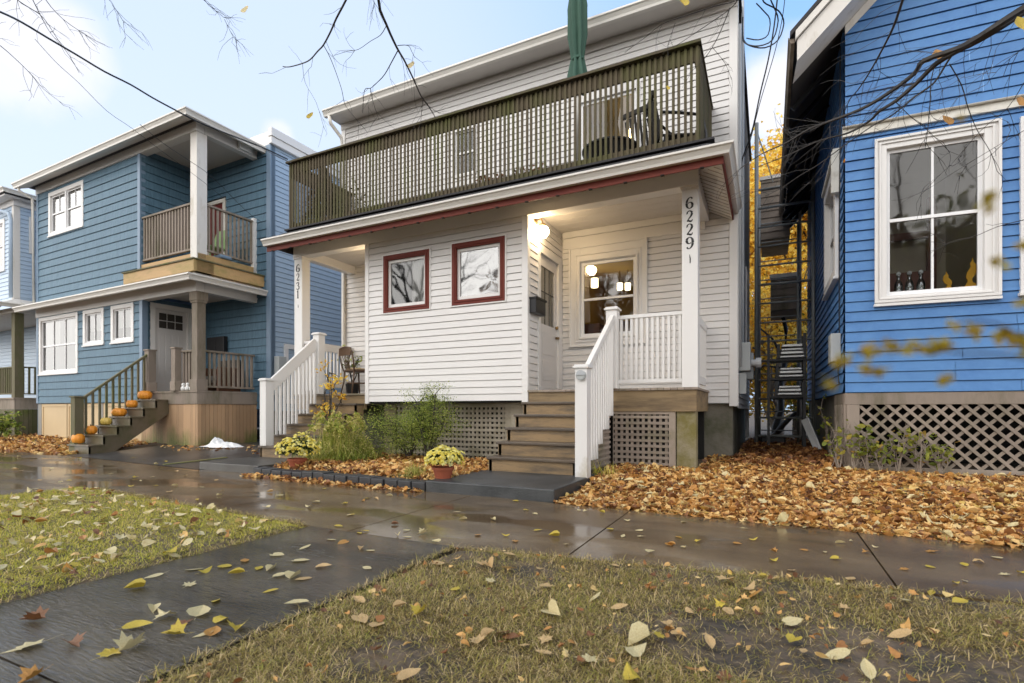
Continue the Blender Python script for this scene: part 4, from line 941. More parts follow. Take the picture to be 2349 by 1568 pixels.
# --- newels and white railings
def newel(x0,x1,y0,y1,z0,z1,label=None,taper=0):
    m=MB(); m.box(WF,x0,x1,-y1,-y0,z0,z1-.045); m.box(WF,x0-.022,x1+.022,-y1-.022,-y0+.022,z1-.045,z1-.018); m.box(WF,x0-.008,x1+.008,-y1-.008,-y0+.008,z1-.018,z1)
    o=m.build('newel_post',M_['trim_white'],WH,bevel=.005)
    if label: o['label']=label
    return o
N1=newel(-2.06,-1.91,5.89,6.04,.10,1.46,'white newel post with a small round light at the foot of the right steps')
m=MB(); c=F0.px(1334,862,0); d=atY(1333.5,862,5.885); m.tube([(d[0],5.895,d[2]),(d[0],5.865,d[2])],.060,20); m.tube([(d[0],5.872,d[2]),(d[0],5.858,d[2])],.048,20); m.build('newel_lamp',M_['plastic_grey'],N1,smooth=False)
m=MB()
for k in range(9):
    aa=PI*k/8; bb=PI*(k+1)/8
    m.quad((d[0],5.857,d[2]+.004),(d[0]+.056*math.cos(aa),5.857,d[2]+.004+.056*math.sin(aa)),(d[0]+.056*math.cos(bb),5.857,d[2]+.004+.056*math.sin(bb)),(d[0],5.857,d[2]+.0045)) if False else None
m.prism(Fr(0,5.857),[(d[0]+.058*math.cos(PI*k/12),d[2]+.004+.058*math.sin(PI*k/12)) for k in range(13)],0,.008); m.build('lamp_hood',M_['conduit'],N1)
newel(-2.08,-1.92,7.28,7.44,1.226,2.39); newel(-7.80,-7.65,6.10,6.25,.31,1.465); newel(-7.80,-7.65,7.26,7.42,1.226,2.40)
def stair_rail(x,ya,za,yb,zb,h,w,n,ny0,dyy,z0,dz,drop=.0,ext=0):
    m=MB(); m.beam((x,ya,za-h/2),(x,yb,zb-h/2),w,h,up=(0,0,1)); R=m.build('stair_railing',M_['trim_white'],WH,bevel=.004)
    for k in range(n):
        t=(k+.6)/n; y=ya+(yb-ya)*t; zt=za+(zb-za)*t-h*.8
        i=min(4,max(0,int((y-ny0)/dyy))); zb_=z0+dz*i-ext
        b=MB(); b.box(WF,x-.018,x+.018,-(y+.018),-(y-.018),zb_,zt); b.build('baluster',M_['trim_white'],R)
    return R
stair_rail(-1.985,6.03,1.40,7.29,2.28,.075,.06,12,5.99,.272,.309,.183,ext=.20)
stair_rail(-7.725,6.24,1.42,7.27,2.30,.19,.05,12,6.12,.25,.309,.183,ext=0)
railing(WH,'porch_railing',F0,-1.925,-1.045,-.06,1.30,2.27,12,'trim_white',bw=.036,rail_h=.05,rail_w=.06)
railing(WH,'porch_railing',F0,-8.17,-7.80,-.06,1.30,2.27,4,'trim_white',bw=.034,rail_h=.05,rail_w=.06)
railing(WH,'porch_railing',Fr(-.90,7.54,0,1),0,1.29,0,1.30,2.27,15,'trim_white',bw=.036,rail_h=.12,rail_w=.05)
railing(WH,'porch_railing',Fr(-8.28,8.83,0,-1),0,1.29,0,1.40,2.30,13,'trim_white',bw=.034,rail_h=.16,rail_w=.045)
# --- balcony railing
R=MB(); R.box(F0,-8.40,-.78,.09,.215,5.70,5.735); R.box(F0,-8.37,-.81,.10,.135,5.50,5.69); R.box(F0,-8.37,-.81,.10,.135,4.46,4.54)
BR=R.build('balcony_railing',M_['rail_green'],WH,bevel=.004); BR['label']='long mossy slatted railing round the upstairs balcony'
for k in range(99):
    x=-8.35+7.52*k/98+random.uniform(-.006,.006); b=MB(); w=.019; t=random.uniform(-.004,.004)
    b.v=[]; i=0
    b.box(F0,x-w*.9,x+w*.9,.137,.158,4.405+random.uniform(-.012,.012),5.70)
    b.v=[(vx+(t if vz>5 else 0),vy,vz) for vx,vy,vz in b.v]
    b.build('slat',M_['rail_green'],BR)
def side_rail(fr,L):
    R=MB(); R.box(fr,0,L,-.10,.03,5.70,5.735); R.box(fr,0,L,-.05,-.015,5.44,5.69); R.box(fr,0,L,-.05,-.015,4.46,4.60)
    n=int(L/.076)
    for k in range(n): x=L*(k+.5)/n; R.box(fr,x-.019,x+.019,-.013,.012,4.41,5.70)
    R.build('side_railing',M_['rail_green'],WH)
side_rail(Fr(-.81,7.21,0,1),1.62); side_rail(Fr(-8.37,8.83,0,-1),1.6)
# --- utilities on the alley side
u=MB(); u.tube([(-.40,8.97,7.0),(-.40,8.97,1.6)],.03,8); u.build('conduit',M_['conduit'],WH,smooth=True)
u=MB(); u.tube([(-.37,9.3,7.6),(-.37,9.3,3.0),(-.37,9.3,1.9)],.025,8); u.build('conduit',M_['conduit'],WH,smooth=True)
u=MB(); u.box(FR,.25,.60,.02,.19,1.55,2.0); u.box(FR,.30,.52,.02,.13,1.18,1.52); u.box(FR,.95,1.25,.02,.22,1.45,1.9); u.build('meter_box',M_['plastic_grey'],WH,bevel=.01,split=True)
u=MB(); u.tube([(-.42,9.75,1.72),(-.16,9.75,1.72)],.06,14); u.tube([(-.18,9.75,1.72),(-.10,9.75,1.72)],.085,14); u.build('vent_pipe',M_['plastic_white'],WH,smooth=False)
u=MB(); u.box(FR,.6,1.0,.018,.03,3.2,6.6); u.box(FR,3,3.9,.02,.05,2.2,3.9); u.build('side_window',M_['trim_white'],WH,split=True)
# --- porch lamp
c=FV.px(1240.6,530); lp=atY(1240.6,530,7.62)
m=MB(); m.tube([(-3.34,7.62,lp[2]+.17),(-3.31,7.62,lp[2]+.17)],.055,16); m.tube([(-3.32,7.62,lp[2]+.17),(-3.22,7.62,lp[2]+.19),(-3.20,7.62,lp[2]+.10)],.012,8)
m.lathe((-3.20,7.62,lp[2]+.06),[(.035,0),(.055,.01),(.045,.04),(.02,.06)],14); PLm=m.build('porch_lamp',M_['brass'],WH,smooth=True)
def ring(parent,fr,a0,a1,z0,z1,w,o0,o1,m='trim_white'):
    m_=MB(); m_.box(fr,a0,a0+w,o0,o1,z0,z1); m_.box(fr,a1-w,a1,o0,o1,z0,z1); m_.box(fr,a0+w,a1-w,o0,o1-.001,z0,z0+w); m_.box(fr,a0+w,a1-w,o0,o1-.001,z1-w,z1); m_.build('window_moulding',M_[m],parent,bevel=.003)
ring(WH,FM,pa0-.012,pa1+.012,pz0-.012,pz1+.012,.03,.0,.055); ring(WH,FM,pa0+.10,pa1-.09,pz0+.07,pz1-.13,.022,.03,.052); ring(WH,FM,pa0+.165,pa1-.145,pz0+.125,pz1-.23,.03,.03,.062)
for q in ((w1a0,w1a1,w1z0,w1z1),(w2a0,w2a1,w2z0,w2z1)):
    ring(WH,F0,q[0]-.022,q[1]+.022,q[2]-.022,q[3]+.022,.022,.0,.030); ring(WH,F0,q[0]+.048,q[1]-.048,q[2]+.048,q[3]-.048,.018,.03,.046,'red_paint')
# matching lamp on the left porch, on the far side of the vestibule
m=MB(); m.lathe((-6.66,7.75,3.55),[(.001,0),(.045,.012),(.07,.05),(.06,.12),(.035,.15)],14); m.build('porch_lamp',M_['lamp_glow'],WH,smooth=True)
m=MB(); m.lathe((-3.20,7.62,lp[2]-.09),[(.001,-.03),(.06,-.015),(.095,.04),(.10,.08),(.08,.13),(.035,.16)],18); m.build('lamp_globe',M_['lamp_glow'],PLm,smooth=True)
# mailbox hangs on the wall
mb=thing('mailbox',FV.p(.12,0,2.43),'black metal mailbox mounted on the wall beside the right porch door','mailbox')
m=MB(); a0=.03; a1=.42; m.box(FV,a0,a1,.018,.13,2.43,2.65); m.build('box',M_['black_metal'],mb,bevel=.006)
m=MB(); m.prism(Fr(-3.34+.0,7.35,0,1),[(a0-.012,2.648),(a1+.012,2.648),(a1+.012,2.675),(a0-.012,2.675)],.01,.145); m.build('lid',M_['black_metal'],mb,bevel=.004)
# bentwood chair on the left porch
def bent_chair(name,x,y,z,rz,label,m='chair_wood',seatm='cushion'):
    t=thing(name,(x,y,z),label,'chair'); c,s=math.cos(rz),math.sin(rz)
    def T(p): return (x+p[0]*c-p[1]*s,y+p[0]*s+p[1]*c,z+p[2])
    def tb(nm,pts,r,mm=m): q=MB(); q.tube([T(p) for p in pts],r,7); return q.build(nm,M_[mm],t,smooth=True)
    q=MB(); q.lathe((0,0,.43),[(.19,0),(.215,.012),(.215,.035),(.2,.045)],24); q.v=[T(p) for p in q.v]; q.build('seat',M_[m],t,smooth=False)
    q=MB(); q.lathe((0,0,.475),[(.18,0),(.19,.012),(.17,.03)],20); q.v=[T(p) for p in q.v]; q.build('cushion',M_[seatm],t,smooth=True)
    for sx_ in (-1,1):
        tb('leg',[(sx_*.15,-.15,.43),(sx_*.175,-.18,.2),(sx_*.20,-.21,0)],[.018,.015,.012])
        tb('leg',[(sx_*.17,.15,.47),(sx_*.16,.17,.25),(sx_*.19,.22,0)],[.018,.015,.012])
    tb('stretcher',[( .18*math.cos(2*PI*k/16),.18*math.sin(2*PI*k/16),.22) for k in range(17)],.009)
    tb('backrest',[(-.18,.16,.45),(-.215,.20,.62),(-.22,.23,.80),(-.16,.25,.885),(0,.26,.90),(.16,.25,.885),(.22,.23,.80),(.215,.20,.62),(.18,.16,.45)],.015)
    q=MB()
    for k in range(-2,3): q.tube([T((k*.03,.18,.48)),T((k*.045,.215,.66)),T((k*.07,.25,.83))],.008,6)
    q.box(WF,-.20,.20,-.255,-.235,.74,.885); n=len(q.v)
    q.v[n-8:]=[T(p) for p in q.v[n-8:]]; q.build('splat',M_['chair_wood'],t)
    return t
bent_chair('cafe_chair',-7.22,7.80,1.226,PI*.92,'brown bentwood cafe chair with padded seat on the left porch')
# =====================================================  BLUE GREY SHINGLED HOUSE (left)
def side_r(fr,a,o): x,y,_=fr.p(a,o,0); return Fr(x,y,-fr.nx,-fr.ny)      # faces +a, runs into depth
def side_l(fr,a,o): x,y,_=fr.p(a,o,0); return Fr(x,y,fr.nx,fr.ny)        # faces -a, runs towards the street
LF=Fr(-11.5,7.4,1,-.0199)
LH=thing('shingled_house',LF.p(-3.5,-1,0),'blue grey shingled house with a corner balcony and weathered wood porch steps','house')
LX=-7.62; aB=-2.27; LR=LF.shift(0,-1.5); LSB=side_r(LF,aB,0); LSR=side_r(LF,.50,-1.5); LS0=side_r(LF,0,0)
ua0,ut1=LF.px(114,443); ua1,_=LF.px(193.5,430); uz0=LF.px(114,546)[1]; ut1=LF.px(193.5,413.7)[1]
hU=window(LH,LF,ua0,ua1,uz0,ut1,.11,'trim_white','sash_white',2,2,'glass_bright',curtain=[(.5,1,0,.6)],double=True,munt_upper=True,sw=.035)
hs=[]
for (x0,x1,yb,ttw,cols,rows,kw) in ((92,181,862,.11,3,2,dict()),(193,240.5,796,.11,2,1,dict()),(257,309,790,.11,2,1,dict())):
    a0,_=LF.px(x0,750); a1,_=LF.px(x1,750); z0=LF.px(x0,yb)[1]
    hs.append(window(LH,LF,a0,a1,z0,3.58,(.11,.11,.10,.09),'trim_white','sash_white',cols,rows,'glass_mid',curtain=[(0,.42,.5,1),(.58,1,.5,1)] if cols==3 else [(.0,1,.4,1)],sw=.035,roomcol='room_dark'))
cw=MB()
def addmb(dst,*srcs):
    for q in srcs:
        n=len(dst.v); dst.v+=q.v; dst.f+=[tuple(i+n for i in f) for f in q.f]
    return dst
da0,da1=.32,1.12; dz1=3.58
addmb(cw,clap(LF,LX,aB,4.03,7.22,.2,[hU],zref=4.0,t1=.026,rev=.010),clap(LF,LX,aB+.10,1.12,3.66,.2,hs,zref=1.12,t1=.026,rev=.010),
 clap(LSB,0.0,1.5,4.3,7.5,.2,[],zref=4.0,t1=.026,rev=.010),clap(LSB,0,1.5,1.3,3.7,.2,[(da0-.12,da1+.10,1.3,dz1)],zref=1.12,t1=.026,rev=.010),
 clap(LR,aB,.50,4.3,7.45,.2,[(-2.05,-1.2,4.3,6.5)],zref=4.0,t1=.026,rev=.010),clap(LR,aB,.50,.95,4.3,.2,[],zref=1.12,t1=.026,rev=.010))
cw.build('wall',M_['shake_blue'],LH)
cw=clap(LSR,0,9,.9,7.5,.125,[],zref=1.0); cw.build('side_wall',M_['vinyl_blue'],LH)
g=MB(); g.quad(LF.p(LX,0,.2),LF.p(LX,-10,.2),LF.p(LX,-10,7.5),LF.p(LX,0,7.5)); g.quad(LF.p(LX,-10.4,.2),LF.p(.5,-10.4,.2),LF.p(.5,-10.4,7.5),LF.p(LX,-10.4,7.5)); g.build('rear_wall',M_['vinyl_blue'],LH)
g=MB()
g.box(LF,aB-.10,aB+.014,-.1,.03,4.03,7.22); g.box(LF,aB-.02,aB+.115,-.1,.03,1.12,3.66); g.box(LF,LX-.015,LX+.09,-.1,.03,4.03,7.22); g.box(LF,LX-.015,LX+.09,-.1,.03,1.12,3.66)
g.box(LR,.38,.53,-.1,.035,.9,7.45); g.box(LSR,-.0,.11,-.1,.03,.9,7.45); g.build('corner_trim',M_['corner_blue'],LH,bevel=.004,split=True)
# doors
g=MB(); g.box(LSB,da0-.12,da0,-.05,.035,1.37,3.6); g.box(LSB,da1,da1+.10,-.05,.035,1.37,3.6); g.box(LSB,da0,da1,-.05,.035,3.48,3.6); D=g.build('door',M_['trim_white'],LH,bevel=.004); D['label']='white panelled front door with six small panes'
g=MB(); g.box(LSB,da0,da1,-.05,-.02,1.37,3.48)
for k in range(4): x=da0+.09+k*(da1-da0-.18)/4; g.box(LSB,x+.02,x+(da1-da0-.18)/4-.02,-.02,-.008,1.75,2.85)
g.build('door_leaf',M_['door_white'],D,bevel=.003)
g=MB()
for i in range(3):
    for j in range(2): x=da0+.11+i*.20; z=3.0+j*.2; g.box(LSB,x,x+.18,-.02,-.012,z,z+.18)
g.build('pane',M_['room_dark'],D)
g=MB(); g.box(LR,-2.02,-1.93,-.05,.035,4.4,6.45); g.box(LR,-1.32,-1.22,-.05,.035,4.4,6.45); g.box(LR,-1.93,-1.32,-.05,.035,6.36,6.45); D=g.build('balcony_door',M_['cream_trim'],LH); g=MB(); g.box(LR,-1.93,-1.32,-.05,-.02,4.4,6.36); g.build('door_leaf',M_['door_red'],D)
# upper roof: soffit, gutter, beam, ceiling
OV=.38; SVR=.26
def eave(parent,zg,zin,zbeam0,zbeam1,skirt=None,mat_s='soffit_white',ovf=OV,ovs=SVR,beam_l=LX):
    s=MB(); s.quad(LF.p(LX-.25,ovf,zg-.10),LF.p(ovs,ovf,zg-.10),LF.p(.0,.03,zin),LF.p(LX-.25,.03,zin))
    s.quad(LF.p(ovs,ovf,zg-.10),LF.p(ovs,-1.5,zg-.10),LF.p(.0,-1.5,zin),LF.p(.0,.03,zin))
    s.build('soffit',M_[mat_s],parent)
    b=MB(); b.box(LF,LX-.02,.015,-.15,.045,zbeam0,zbeam1); b.box(LS0,.16,1.5,-.15,.015,zbeam0,zbeam1); b.box(LF,LX-.02,.02,.045,.06,zbeam1-.06,zbeam1-.02); b.build('frieze_beam',M_['trim_white'],parent,bevel=.004)
    gutter(parent,[(LF,LX-.28,ovs,ovf,0,1.0),(LS0.shift(-ovf,0),0,1.5+ovf,ovs,1.0,0)] if False else [(LF,LX-.28,ovs,ovf,0,1.0),(side_r(LF,0,ovf),0,1.5+ovf,ovs,1.0,0)],zt=zg+.02,h=.13,d=.12)
eave(LH,7.38,7.44,7.19,7.46)
g=MB(); g.box(LF,aB,.0,-1.5,-.15,7.33,7.36); g.box(LF,aB,.0,-1.5,-.15,3.78,3.81); g.build('porch_ceiling',M_['soffit_white'],LH,split=True)
g=MB(); g.box(LF,LX-.25,SVR+.02,-1.5,OV+.03,7.40,7.425); 
g.build('roof',M_['roof_shingle'],LH)
g=MB(); g.box(LF,LX-.2,.58,-9.6,-1.5,7.44,7.80); g.box(LSR,-.06,8.5,.0,.10,7.45,7.62); g.box(LSR,-.08,8.5,.0,.13,7.62,7.82); g.build('parapet',M_['trim_white'],LH,bevel=.006)
g=MB(); g.box(LS0,.95,1.3,.018,.10,7.22,7.38); g.box(LS0,1.0,1.25,.1,.12,7.25,7.35); g.build('wall_light',M_['plastic_white'],LH,bevel=.01)
# skirt roof between the storeys
eave(LH,3.84,3.88,3.60,3.90,ovf=.36,ovs=.33)
g=MB(); g.quad(LF.p(LX-.28,.36,3.85),LF.p(.33,.36,3.85),LF.p(.05,.02,4.06),LF.p(LX-.28,.02,4.06)); g.quad(LF.p(.33,.36,3.85),LF.p(.33,-1.5,3.85),LF.p(.05,-1.5,4.06),LF.p(.05,.02,4.06)); g.quad(LF.p(LX-.28,.36,3.85),LF.p(LX-.28,.02,4.06),LF.p(LX-.28,-.2,4.0),LF.p(LX-.28,-.2,3.8))
g.build('skirt_roof',M_['gutter_white'],LH)
# balcony floor bands
g=MB(); g.box(LF,aB-.25,.28,-.2,.26,3.97,4.22); g.box(LS0,-.2,1.5,-.1,.28,3.97,4.22); g.build('balcony_rim',M_['new_wood'],LH,bevel=.004)
g=MB(); g.box(LF,aB-.27,.30,-.3,.29,4.222,4.25); g.box(LS0,-.22,1.5,-.1,.31,4.223,4.251); g.build('rim_cap',M_['mossy_wood'],LH)
g=MB(); g.box(LF,aB+.02,.0,-1.48,.0,4.26,4.47); g.build('balcony_floor',M_['new_wood'],LH,bevel=.004)
g=MB(); g.box(LF,-.24,.0,-.22,.02,4.25,7.19); g.build('balcony_post',M_['weathered_white'],LH,bevel=.006)
railing(LH,'balcony_railing',LF,aB+.02,-.25,-.05,4.56,5.64,17,'weathered_wood',bw=.045,rail_h=.045,rail_w=.09)
railing(LH,'balcony_railing',LS0,.24,1.42,-.06,4.56,5.64,11,'weathered_wood',bw=.04,rail_h=.045,rail_w=.09)
g=MB(); g.box(LS0,1.40,1.50,-.10,.0,4.26,5.70); g.build('railing_post',M_['trim_white'],LH)
# lower porch
g=MB(); g.box(LF,aB,.02,-1.48,.03,1.325,1.365); g.build('deck',M_['weathered_wood'],LH)
g=MB(); g.box(LF,-2.25,.0,-.02,.015,1.06,1.322); g.box(LS0,.0,1.5,-.02,.015,1.06,1.322); g.build('deck_fascia',M_['weathered_wood'],LH,bevel=.004)
g=MB()
n=25
for k in range(n): a=-2.25+2.25*k/n; g.box(LF,a,a+2.25/n-.006,-.04,.0-.004,0.0,1.058)
n=16
for k in range(n): a=1.5*k/n; g.box(LS0,a,a+1.5/n-.006,-.04,-.004,0.0,1.058)
g.build('skirting',M_['skirt_wood'],LH)
g=MB(); g.box(LF,LX,LX+.20,-.2,-.01,0,1.11); g.box(LF,-4.2,-4.05,-.2,-.01,0,1.11); g.build('foundation_post',M_['grey_concrete'],LH,split=True)
g=MB()
for a0,a1 in ((LX+.22,-5.95),(-5.9,-4.22),(-4.02,aB)): 
    g.box(LF,a0,a1,-.06,-.03,.08,1.10)
    for e in ((a0,a0+.07,.08,1.10),(a1-.07,a1,.08,1.10)): g.box(LF,e[0],e[1],-.03,-.012,e[2],e[3])
    g.box(LF,a0+.07,a1-.07,-.03,-.013,1.02,1.10); g.box(LF,a0+.07,a1-.07,-.03,-.013,.08,.16)
g.build('foundation_panel',M_['panel_ply'],LH)
g=MB(); g.box(LSR,-.02,9,-.2,-.06,0,.92); g.build('foundation',M_['foundation'],LH)
g=MB(); g.box(LF,-.22,-.02,-.20,.0,1.365,3.60); g.box(LF,-.255,.015,-.235,.035,3.40,3.60); g.box(LF,-.24,0,-.22,.02,3.35,3.40); g.box(LF,-.25,.01,-.23,.03,1.365,1.62); g.build('porch_column',M_['weathered_wood'],LH,bevel=.006)
def lnewel(x,y,z0,z1,w=.15):
    m=MB(); m.box(WF,x-w/2,x+w/2,-y-w/2,-y+w/2,z0,z1-.03); m.box(WF,x-w/2-.02,x+w/2+.02,-y-w/2-.02,-y+w/2+.02,z1-.03,z1); m.box(WF,x-w/2-.018,x+w/2+.018,-y-w/2-.018,-y+w/2+.018,z0,z0+.22); m.build('newel_post',M_['mossy_wood' if z0<1 else 'weathered_wood'],LH,bevel=.005)
lnewel(-13.30,5.93,.0,1.22,.17); lnewel(-13.30,7.40,1.365,2.37,.17); lnewel(-12.28,7.40,1.365,2.37,.15)
LST=stairs(LH,-13.42,-12.60,5.80,.262,.195,.195,6,'step_dark','step_dark','step_dark',0.0,7.42,[(-13.36,.04),(-12.62,.04)],'dark mossy wooden porch steps carrying pumpkins')
m=MB(); m.beam((-13.30,6.02,1.17),(-13.30,7.33,2.24),.07,.045); Rr=m.build('stair_railing',M_['mossy_wood'],LH)
for k in range(10):
    t=(k+.5)/10; y=6.02+1.31*t; zt=1.17+1.07*t-.02; i=max(0,min(5,int((y-5.8)/.262))); b=MB(); b.box(WF,-13.32,-13.28,-(y+.02),-(y-.02),.195*(i+1)-.06,zt); b.build('baluster',M_['mossy_wood'],Rr)
railing(LH,'porch_railing',LF,-.70,-.25,-.08,1.44,2.30,4,'weathered_wood',bw=.045,rail_h=.045,rail_w=.09)
railing(LH,'porch_railing',LS0,.02,1.46,-.08,1.44,2.30,12,'weathered_wood',bw=.045,rail_h=.045,rail_w=.09)
ds=MB(); p0=LF.p(LX-.1,.40,7.3); p1=LF.p(LX-.06,.1,7.05); p2=LF.p(LX-.06,.06,4.0); ds.tube([p0,LF.p(LX-.1,.38,7.2),p1,p2],.038,8); ds.build('downspout',M_['gutter_white'],LH,smooth=True)
# wall mail boxes, meters, side window
g=MB(); a0,z1=LR.px(485,777); a1,_=LR.px(524,777); z0=LR.px(485,812)[1]; g.box(LR,a0,(a0+a1)/2-.01,.02,.13,z0,z1); g.box(LR,(a0+a1)/2+.01,a1,.02,.13,z0,z1); g.build('wall_mailbox',M_['black_metal'],LH,bevel=.006,split=True)
g=MB(); a0,z1=LSR.px(627,818); a1,_=LSR.px(645,818); g.box(LSR,a0,a1,.02,.2,z1-.42,z1); g.box(LSR,a0,a1,.02,.2,z1-.95,z1-.5); g.tube([LSR.p(a0+.1,.08,z1-.95),LSR.p(a0+.1,.08,.4)],.025,6); g.build('meter_box',M_['plastic_grey'],LH,bevel=.01)
a0,z1=LSR.px(650,789); window(LH,LSR,a0,a0+1.0,z1-1.5,z1,.12,'trim_white','sash_white',1,2,'glass_mid',roomcol='room_grey',proud=.05,recess=False)
# =====================================================  FAR LEFT HOUSE
NF=Fr(-20.25,7.45,1,-.02); NS=side_r(NF,0,0)
NH=thing('clapboard_house',NF.p(-2,-1,0),'light blue vinyl sided house with a mossy porch post at the far left edge','house')
na0=NF.px(-25,600)[0]; na1,nz1=NF.px(13,502); nz0=NF.px(13,622)[1]
hN=window(NH,NF,na0,na1,nz0,nz1,.12,'trim_white','sash_white',1,2,'glass_mid',roomcol='room_grey')
cw=MB(); addmb(cw,clap(NF,-9,0,4.2,7.25,.125,[hN],zref=4.2),clap(NS,0,8,4.2,7.25,.125,[],zref=4.2),clap(NF.shift(0,-1.5),-9,0,1.2,4.2,.125,[(-1.5,-.45,1.3,3.6)],zref=1.2),clap(NS,1.5,8,.8,4.2,.125,[],zref=1.2)); cw.build('wall',M_['vinyl_light'],NH)
g=MB(); g.box(NF,-.11,.02,-.05,.03,4.2,7.25); g.box(NS,0,.12,-.05,.022,4.2,7.25); g.box(NF.shift(0,-1.5),-.12,.02,-.05,.03,1.2,4.0); g.box(NF.shift(0,-1.5),-.45,-.33,-.05,.04,1.33,3.6); g.box(NF.shift(0,-1.5),-1.6,-.33,-.05,.04,3.6,3.72); g.build('corner_trim',M_['weathered_white'],NH,split=True)
g=MB(); g.box(NF.shift(0,-1.5),-1.5,-.45,-.07,-.03,1.3,3.6); g.build('door',M_['black_metal'],NH)
g=MB(); g.box(NF,-9,.30,-8,.34,7.27,7.36); g.build('roof',M_['roof_shingle'],NH)
g=MB(); g.box(NF,-9,.22,-8,.30,7.22,7.268); g.box(NF,-9,.05,-.1,.045,7.05,7.22); g.box(NS,0,8,-.1,.045,7.05,7.22); g.build('soffit',M_['trim_white'],NH)
gutter(NH,[(NF,-5,.28,.30,0,1.0),(side_r(NF,0,.30),0,8,.28,1.0,0)],zt=7.40)
g=MB(); g.quad(NF.p(-5,.45,4.02),NF.p(.30,.45,4.02),NF.p(.05,.02,4.25),NF.p(-5,.02,4.25)); g.quad(NF.p(.30,.45,4.02),NF.p(.30,-1.6,4.02),NF.p(.05,-1.6,4.25),NF.p(.05,.02,4.25)); g.box(NF,-9,.05,-1.5,.03,3.85,4.0); g.box(NF,-9,.30,.40,.45,3.92,4.02); g.build('porch_roof',M_['weathered_white'],NH)
gutter(NH,[(NF,-5,.30,.45,0,1.0),(side_r(NF,0,.45),0,1.9,.30,1.0,0)],zt=4.06)
g=MB(); g.box(NF,-.22,.0,-.22,.0,1.3,3.86); g.build('porch_post',M_['mossy_wood'],NH,bevel=.006)
g=MB(); g.box(NF,-9,.02,-1.5,.03,1.25,1.30); g.box(NF,-9,0,-.02,.0,.95,1.25); g.box(NS,0,1.5,-.02,.0,.95,1.25); g.build('deck',M_['weathered_wood'],NH)
g=MB()
for k in range(40): a=-5+5*k/40; g.box(NF,a,a+.118,-.04,-.004,0,.949)
for k in range(14): a=1.5*k/14; g.box(NS,a,a+.1,-.04,-.004,0,.949)
g.build('skirting',M_['mossy_wood'],NH)
railing(NH,'porch_railing',NF,-4.2,-.22,-.1,1.40,2.25,32,'mossy_wood',bw=.045); railing(NH,'porch_railing',NS,.02,1.45,-.1,1.40,2.25,10,'mossy_wood',bw=.045)
g=MB(); g.tube([NF.p(-1.05,.36,7.28),NF.p(-1.05,.30,7.12),NF.p(-.10,.10,6.80),NF.p(-.06,.07,6.6),NF.p(-.06,.07,4.3)],.05,8); g.build('downspout',M_['vinyl_light'],NH,smooth=True)
g=MB(); a0,z1=NS.px(66,498); g.box(NS,a0,a0+.12,.02,.05,5.7,z1); g.build('side_window_trim',M_['trim_white'],NH)
# =====================================================  BRIGHT BLUE HOUSE (right)
BF=Fr(.90,8.02,1,.056); LB=7.0; BL=Fr(.90,8.02+LB,0,-1); B0=Fr(.90,8.02)   # BL: a=10 at the front corner
BH=thing('blue_house',BF.p(2.5,-1,0),'bright blue shingled gable house with white window frames and diamond lattice skirting','house')
ba0=BF.px(2006,500)[0]; ba1,_=BF.px(2290,500); bz0=BF.px(2006,704)[1]; bz1=BF.px(2006,328)[1]
ga0,gz1=BF.px(2040,355,-.03); ga1,_=BF.px(2241,500,-.03); gz0=BF.px(2040,673,-.03)[1]; gsp=BF.px(2040,509,-.03)[1]
tw=(ga0-.045-ba0,ba1-ga1-.045,bz1-gz1-.045,gz0-.045-bz0)
hB=window(BH,BF,ba0,ba1,bz0,bz1,tw,'trim_white','sash_white',2,2,'glass_dark',recess=False,split=gsp,sw=.045,proud=.05,label='large four pane window with bottles and flame cutouts on its sill')
b2=BF.px(2337,500)[0]; hB2=window(BH,BF,b2,b2+1.5,bz0+.02,bz1,tw,'trim_white','sash_white',2,2,'glass_mid',roomcol='room_dark',split=gsp,proud=.05,label='second large window cut off at the right edge')
sy0=LB-(10.05-8.02); sy1=LB-(8.45-8.02)
hS=window(BH,BL,sy0,sy1,2.75,4.42,(.14,.16,.14,.16),'trim_white','sash_white',1,2,'glass_mid',roomcol='room_grey',proud=.07,label='tall side window facing the alley')
cw=MB(); addmb(cw,clap(BF,0,6.5,1.15,4.46,.1305,[hB,hB2],zref=1.15,shake=1.3,t1=.024,rev=.010),clap(BF,0,6.5,4.60,8.2,.134,[],zref=4.60,shake=1.6,t1=.022,rev=.009,slope=lambda z:(max(0,z-5.93),6.5)))
cw.build('wall',M_['blue_paint'],BH)
ring(BH,BF,ba0-.01,ba1+.01,bz0+.03,bz1+.012,.03,.04,.075); ring(BH,BF,ba0+.5*tw[0]-.02,ba1-.5*tw[1]+.02,bz0+.6*tw[3],bz1-.5*tw[2]+.02,.02,.04,.066)
cw=clap(BL,0,LB,1.15,5.95,.1305,[hS],zref=1.15,t1=.024,rev=.010); cw.build('side_wall',M_['blue_paint'],BH)
g=MB(); g.box(BF,-.03,6.5,-.02,.055,4.46,4.56); g.prism(side_r(BF,6.5,0),[(-.0,4.56),(-.09,4.56),(-.10,4.575),(0,4.615)],-6.53,0) ; g.build('belt_trim',M_['cream_trim'],BH,bevel=.003)
g=MB(); g.box(BF,6.4,6.5,-.0,.01,1.1,7); g.quad(BF.p(6.5,0,0),BF.p(6.5,-LB,0),BF.p(6.5,-LB,6),BF.p(6.5,0,6)); g.quad(BF.p(0.42,-LB,.2),BF.p(6.5,-LB,.2),BF.p(6.5,-LB,6),BF.p(0.42,-LB,6)); g.build('rear_wall',M_['blue_paint'],BH)
